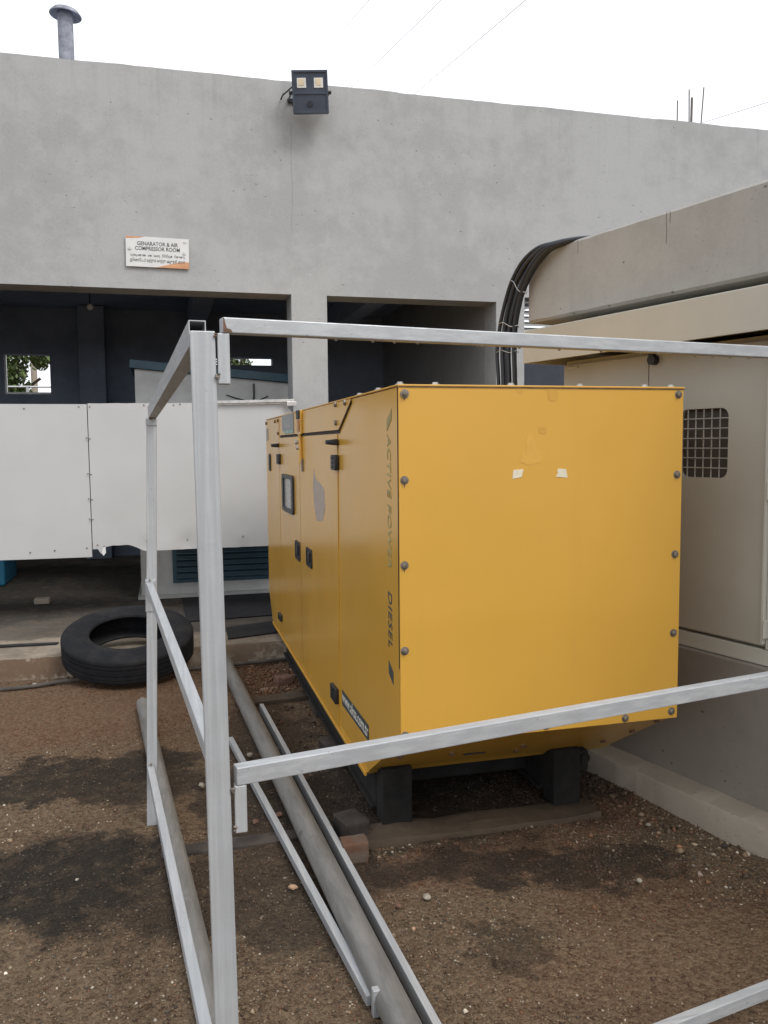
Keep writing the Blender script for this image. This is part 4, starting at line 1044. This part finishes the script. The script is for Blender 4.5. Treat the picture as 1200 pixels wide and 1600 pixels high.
# ================================================================= BEYOND THE BACK WINDOW
def tree(loc, h, cr, n, label, seed):
    rnd = random.Random(seed); x, y, z = loc
    rt = root("leafy_tree", loc, label, "tree", "trees seen through the back windows")
    bm = nbm(); top = Vector((x+.1, y, z+h*.6))
    tube(bm, [Vector((x, y, z-.1)), Vector((x+.05, y, z+h*.3)), top], .11, 10)
    for k in range(7):
        a = k*2*math.pi/7; tube(bm, [top-Vector((0, 0, .5)), top+Vector((math.cos(a)*cr*.35, math.sin(a)*cr*.35, .2)), top+Vector((math.cos(a)*cr*.75, math.sin(a)*cr*.75, .5+.3*rnd.random()))], .035, 6)
    part("trunk", bm, M['bark'], rt, smooth=True)
    bm = nbm(); cl_ = []
    for k in range(26):
        a = rnd.uniform(0, 6.283); r = cr*math.sqrt(rnd.random()); cl_.append((Vector((x+math.cos(a)*r, y+math.sin(a)*r, z+h*.72+rnd.uniform(-.32, .42)*h*.55)), rnd.uniform(.25, .5)))
    for k in range(n):
        c, r = rnd.choice(cl_); v = Vector((rnd.gauss(0, 1), rnd.gauss(0, 1), rnd.gauss(0, 1))).normalized()*r*rnd.random()**.4
        p = c+v; s_ = rnd.uniform(.05, .10)
        q = Matrix.Rotation(rnd.uniform(0, 6.28), 4, 'Z') @ Matrix.Rotation(rnd.uniform(-1.2, 1.2), 4, 'X')
        qs = [p+q @ Vector(w) for w in ((-s_*.5, 0, 0), (0, -s_, 0), (s_*.5, 0, 0), (0, s_, .01))]
        bm.faces.new([bm.verts.new(w) for w in qs])
    part("crown", bm, M['leaf'], rt)
tree((-3.65, 20, 0), 4.1, 1.2, 11000, "bushy green tree seen through the left back window", 4)
tree((1.55, 21, 0), 4.7, .45, 2500, "green tree seen through the narrow back window", 9)
bm = nbm(); cyl(bm, (-4.15, 30, -.1), (-4.2, 30, 9), .11, 14, .09); box(bm, -5.0, -3.4, 29.95, 30.05, 8.3, 8.42); tag(part("utility_pole", bm, M['kerb'], smooth=True), "grey utility pole seen behind the tree through the left back window", "utility pole")
rl = root("yard_railing", (-2.2, 14, 0), "pale metal railing outside the left back window", "railing")
for z in (2.44, 2.30):
    bm = nbm(); cyl(bm, (-4.6, 14, z), (.4, 14, z), .014, 8); part("rail", bm, M['alu'], rl)
for x in (-4.4, -2.05, .3):
    bm = nbm(); cyl(bm, (x, 14, -.02), (x, 14, 2.46), .02, 8); part("post", bm, M['alu'], rl)

# ================================================================= LOOSE PIECES ON THE GRAVEL
def pebble(x, y, r, mat, label, cat="stone", flat=.6, name="stone"):
    r *= .8; rnd = random.Random(int(x*1000)+int(y*777)); bm = nbm(); bmesh.ops.create_icosphere(bm, subdivisions=2, radius=r)
    ax, ay = rnd.uniform(.8, 1.3), rnd.uniform(.7, 1.0)
    for v in bm.verts:
        d = 1+.35*noise.noise(v.co*(1.6/r)+Vector((x*9, y*9, 0))); v.co = Vector((v.co.x*ax*d, v.co.y*ay*d, v.co.z*flat*d))
    bm.transform(Matrix.Translation((x, y, .008+r*flat*.5)) @ Matrix.Rotation(rnd.uniform(0, 3), 4, 'Z'))
    tag(part(name, bm, M[mat], smooth=True, angle=25), label, cat, "loose pieces lying on the gravel")
pebble(.373, 2.695, .022, 'paleclay', "pale orange tile chip beside the short silver tube", "tile chip", .35, "tile_chip")
pebble(.30, 3.22, .018, 'clay', "orange brick crumb near the frame's lower stub", "brick crumb", name="brick_crumb")
pebble(.40, 3.26, .020, 'clay', "reddish brick crumb beside the buried dark beam", "brick crumb", .5, "brick_crumb")
pebble(.79, 2.515, .016, 'stone', "cream stone right of three orange crumbs in the open gravel", "stone")
pebble(.685, 2.491, .012, 'clay', "middle one of three orange crumbs in the open gravel", "brick crumb", name="brick_crumb")
pebble(.60, 2.507, .014, 'clay', "leftmost of three orange crumbs in the open gravel", "brick crumb", name="brick_crumb")
pebble(.696, 2.354, .011, 'paleclay', "nearest of three orange crumbs in the open gravel", "brick crumb", name="brick_crumb")
pebble(1.78, 2.78, .013, 'stone', "pale stone in the gravel near the kerb", "stone")
pebble(1.52, 2.42, .013, 'stone', "round pale stone alone in the right part of the yard", "stone")
pebble(.35, 3.95, .02, 'stone', "white stone by the far end of the short silver tube", "stone")
pebble(.11, 3.645, .02, 'stone', "white stone just left of the near frame post", "stone")
pebble(-.836, 5.50, .03, 'stone', "large white chip by the crumbled edge of the apron", "stone")
pebble(-.74, 5.52, .02, 'stone', "small white chip by the crumbled edge of the apron", "stone")
pebble(-.34, 2.946, .008, 'stone', "tiny pale stone in the big oily patch at left", "stone")
pebble(.88, 4.72, .03, 'stone', "pale flat stone beneath the generator's side", "stone", .4)
pebble(.83, 4.55, .022, 'stone', "cream pebble beneath the generator's side", "stone", .5)
pebble(.55, 2.14, .022, 'strip', "grey lump beside the near end of the silver tubes", "stone", .5)
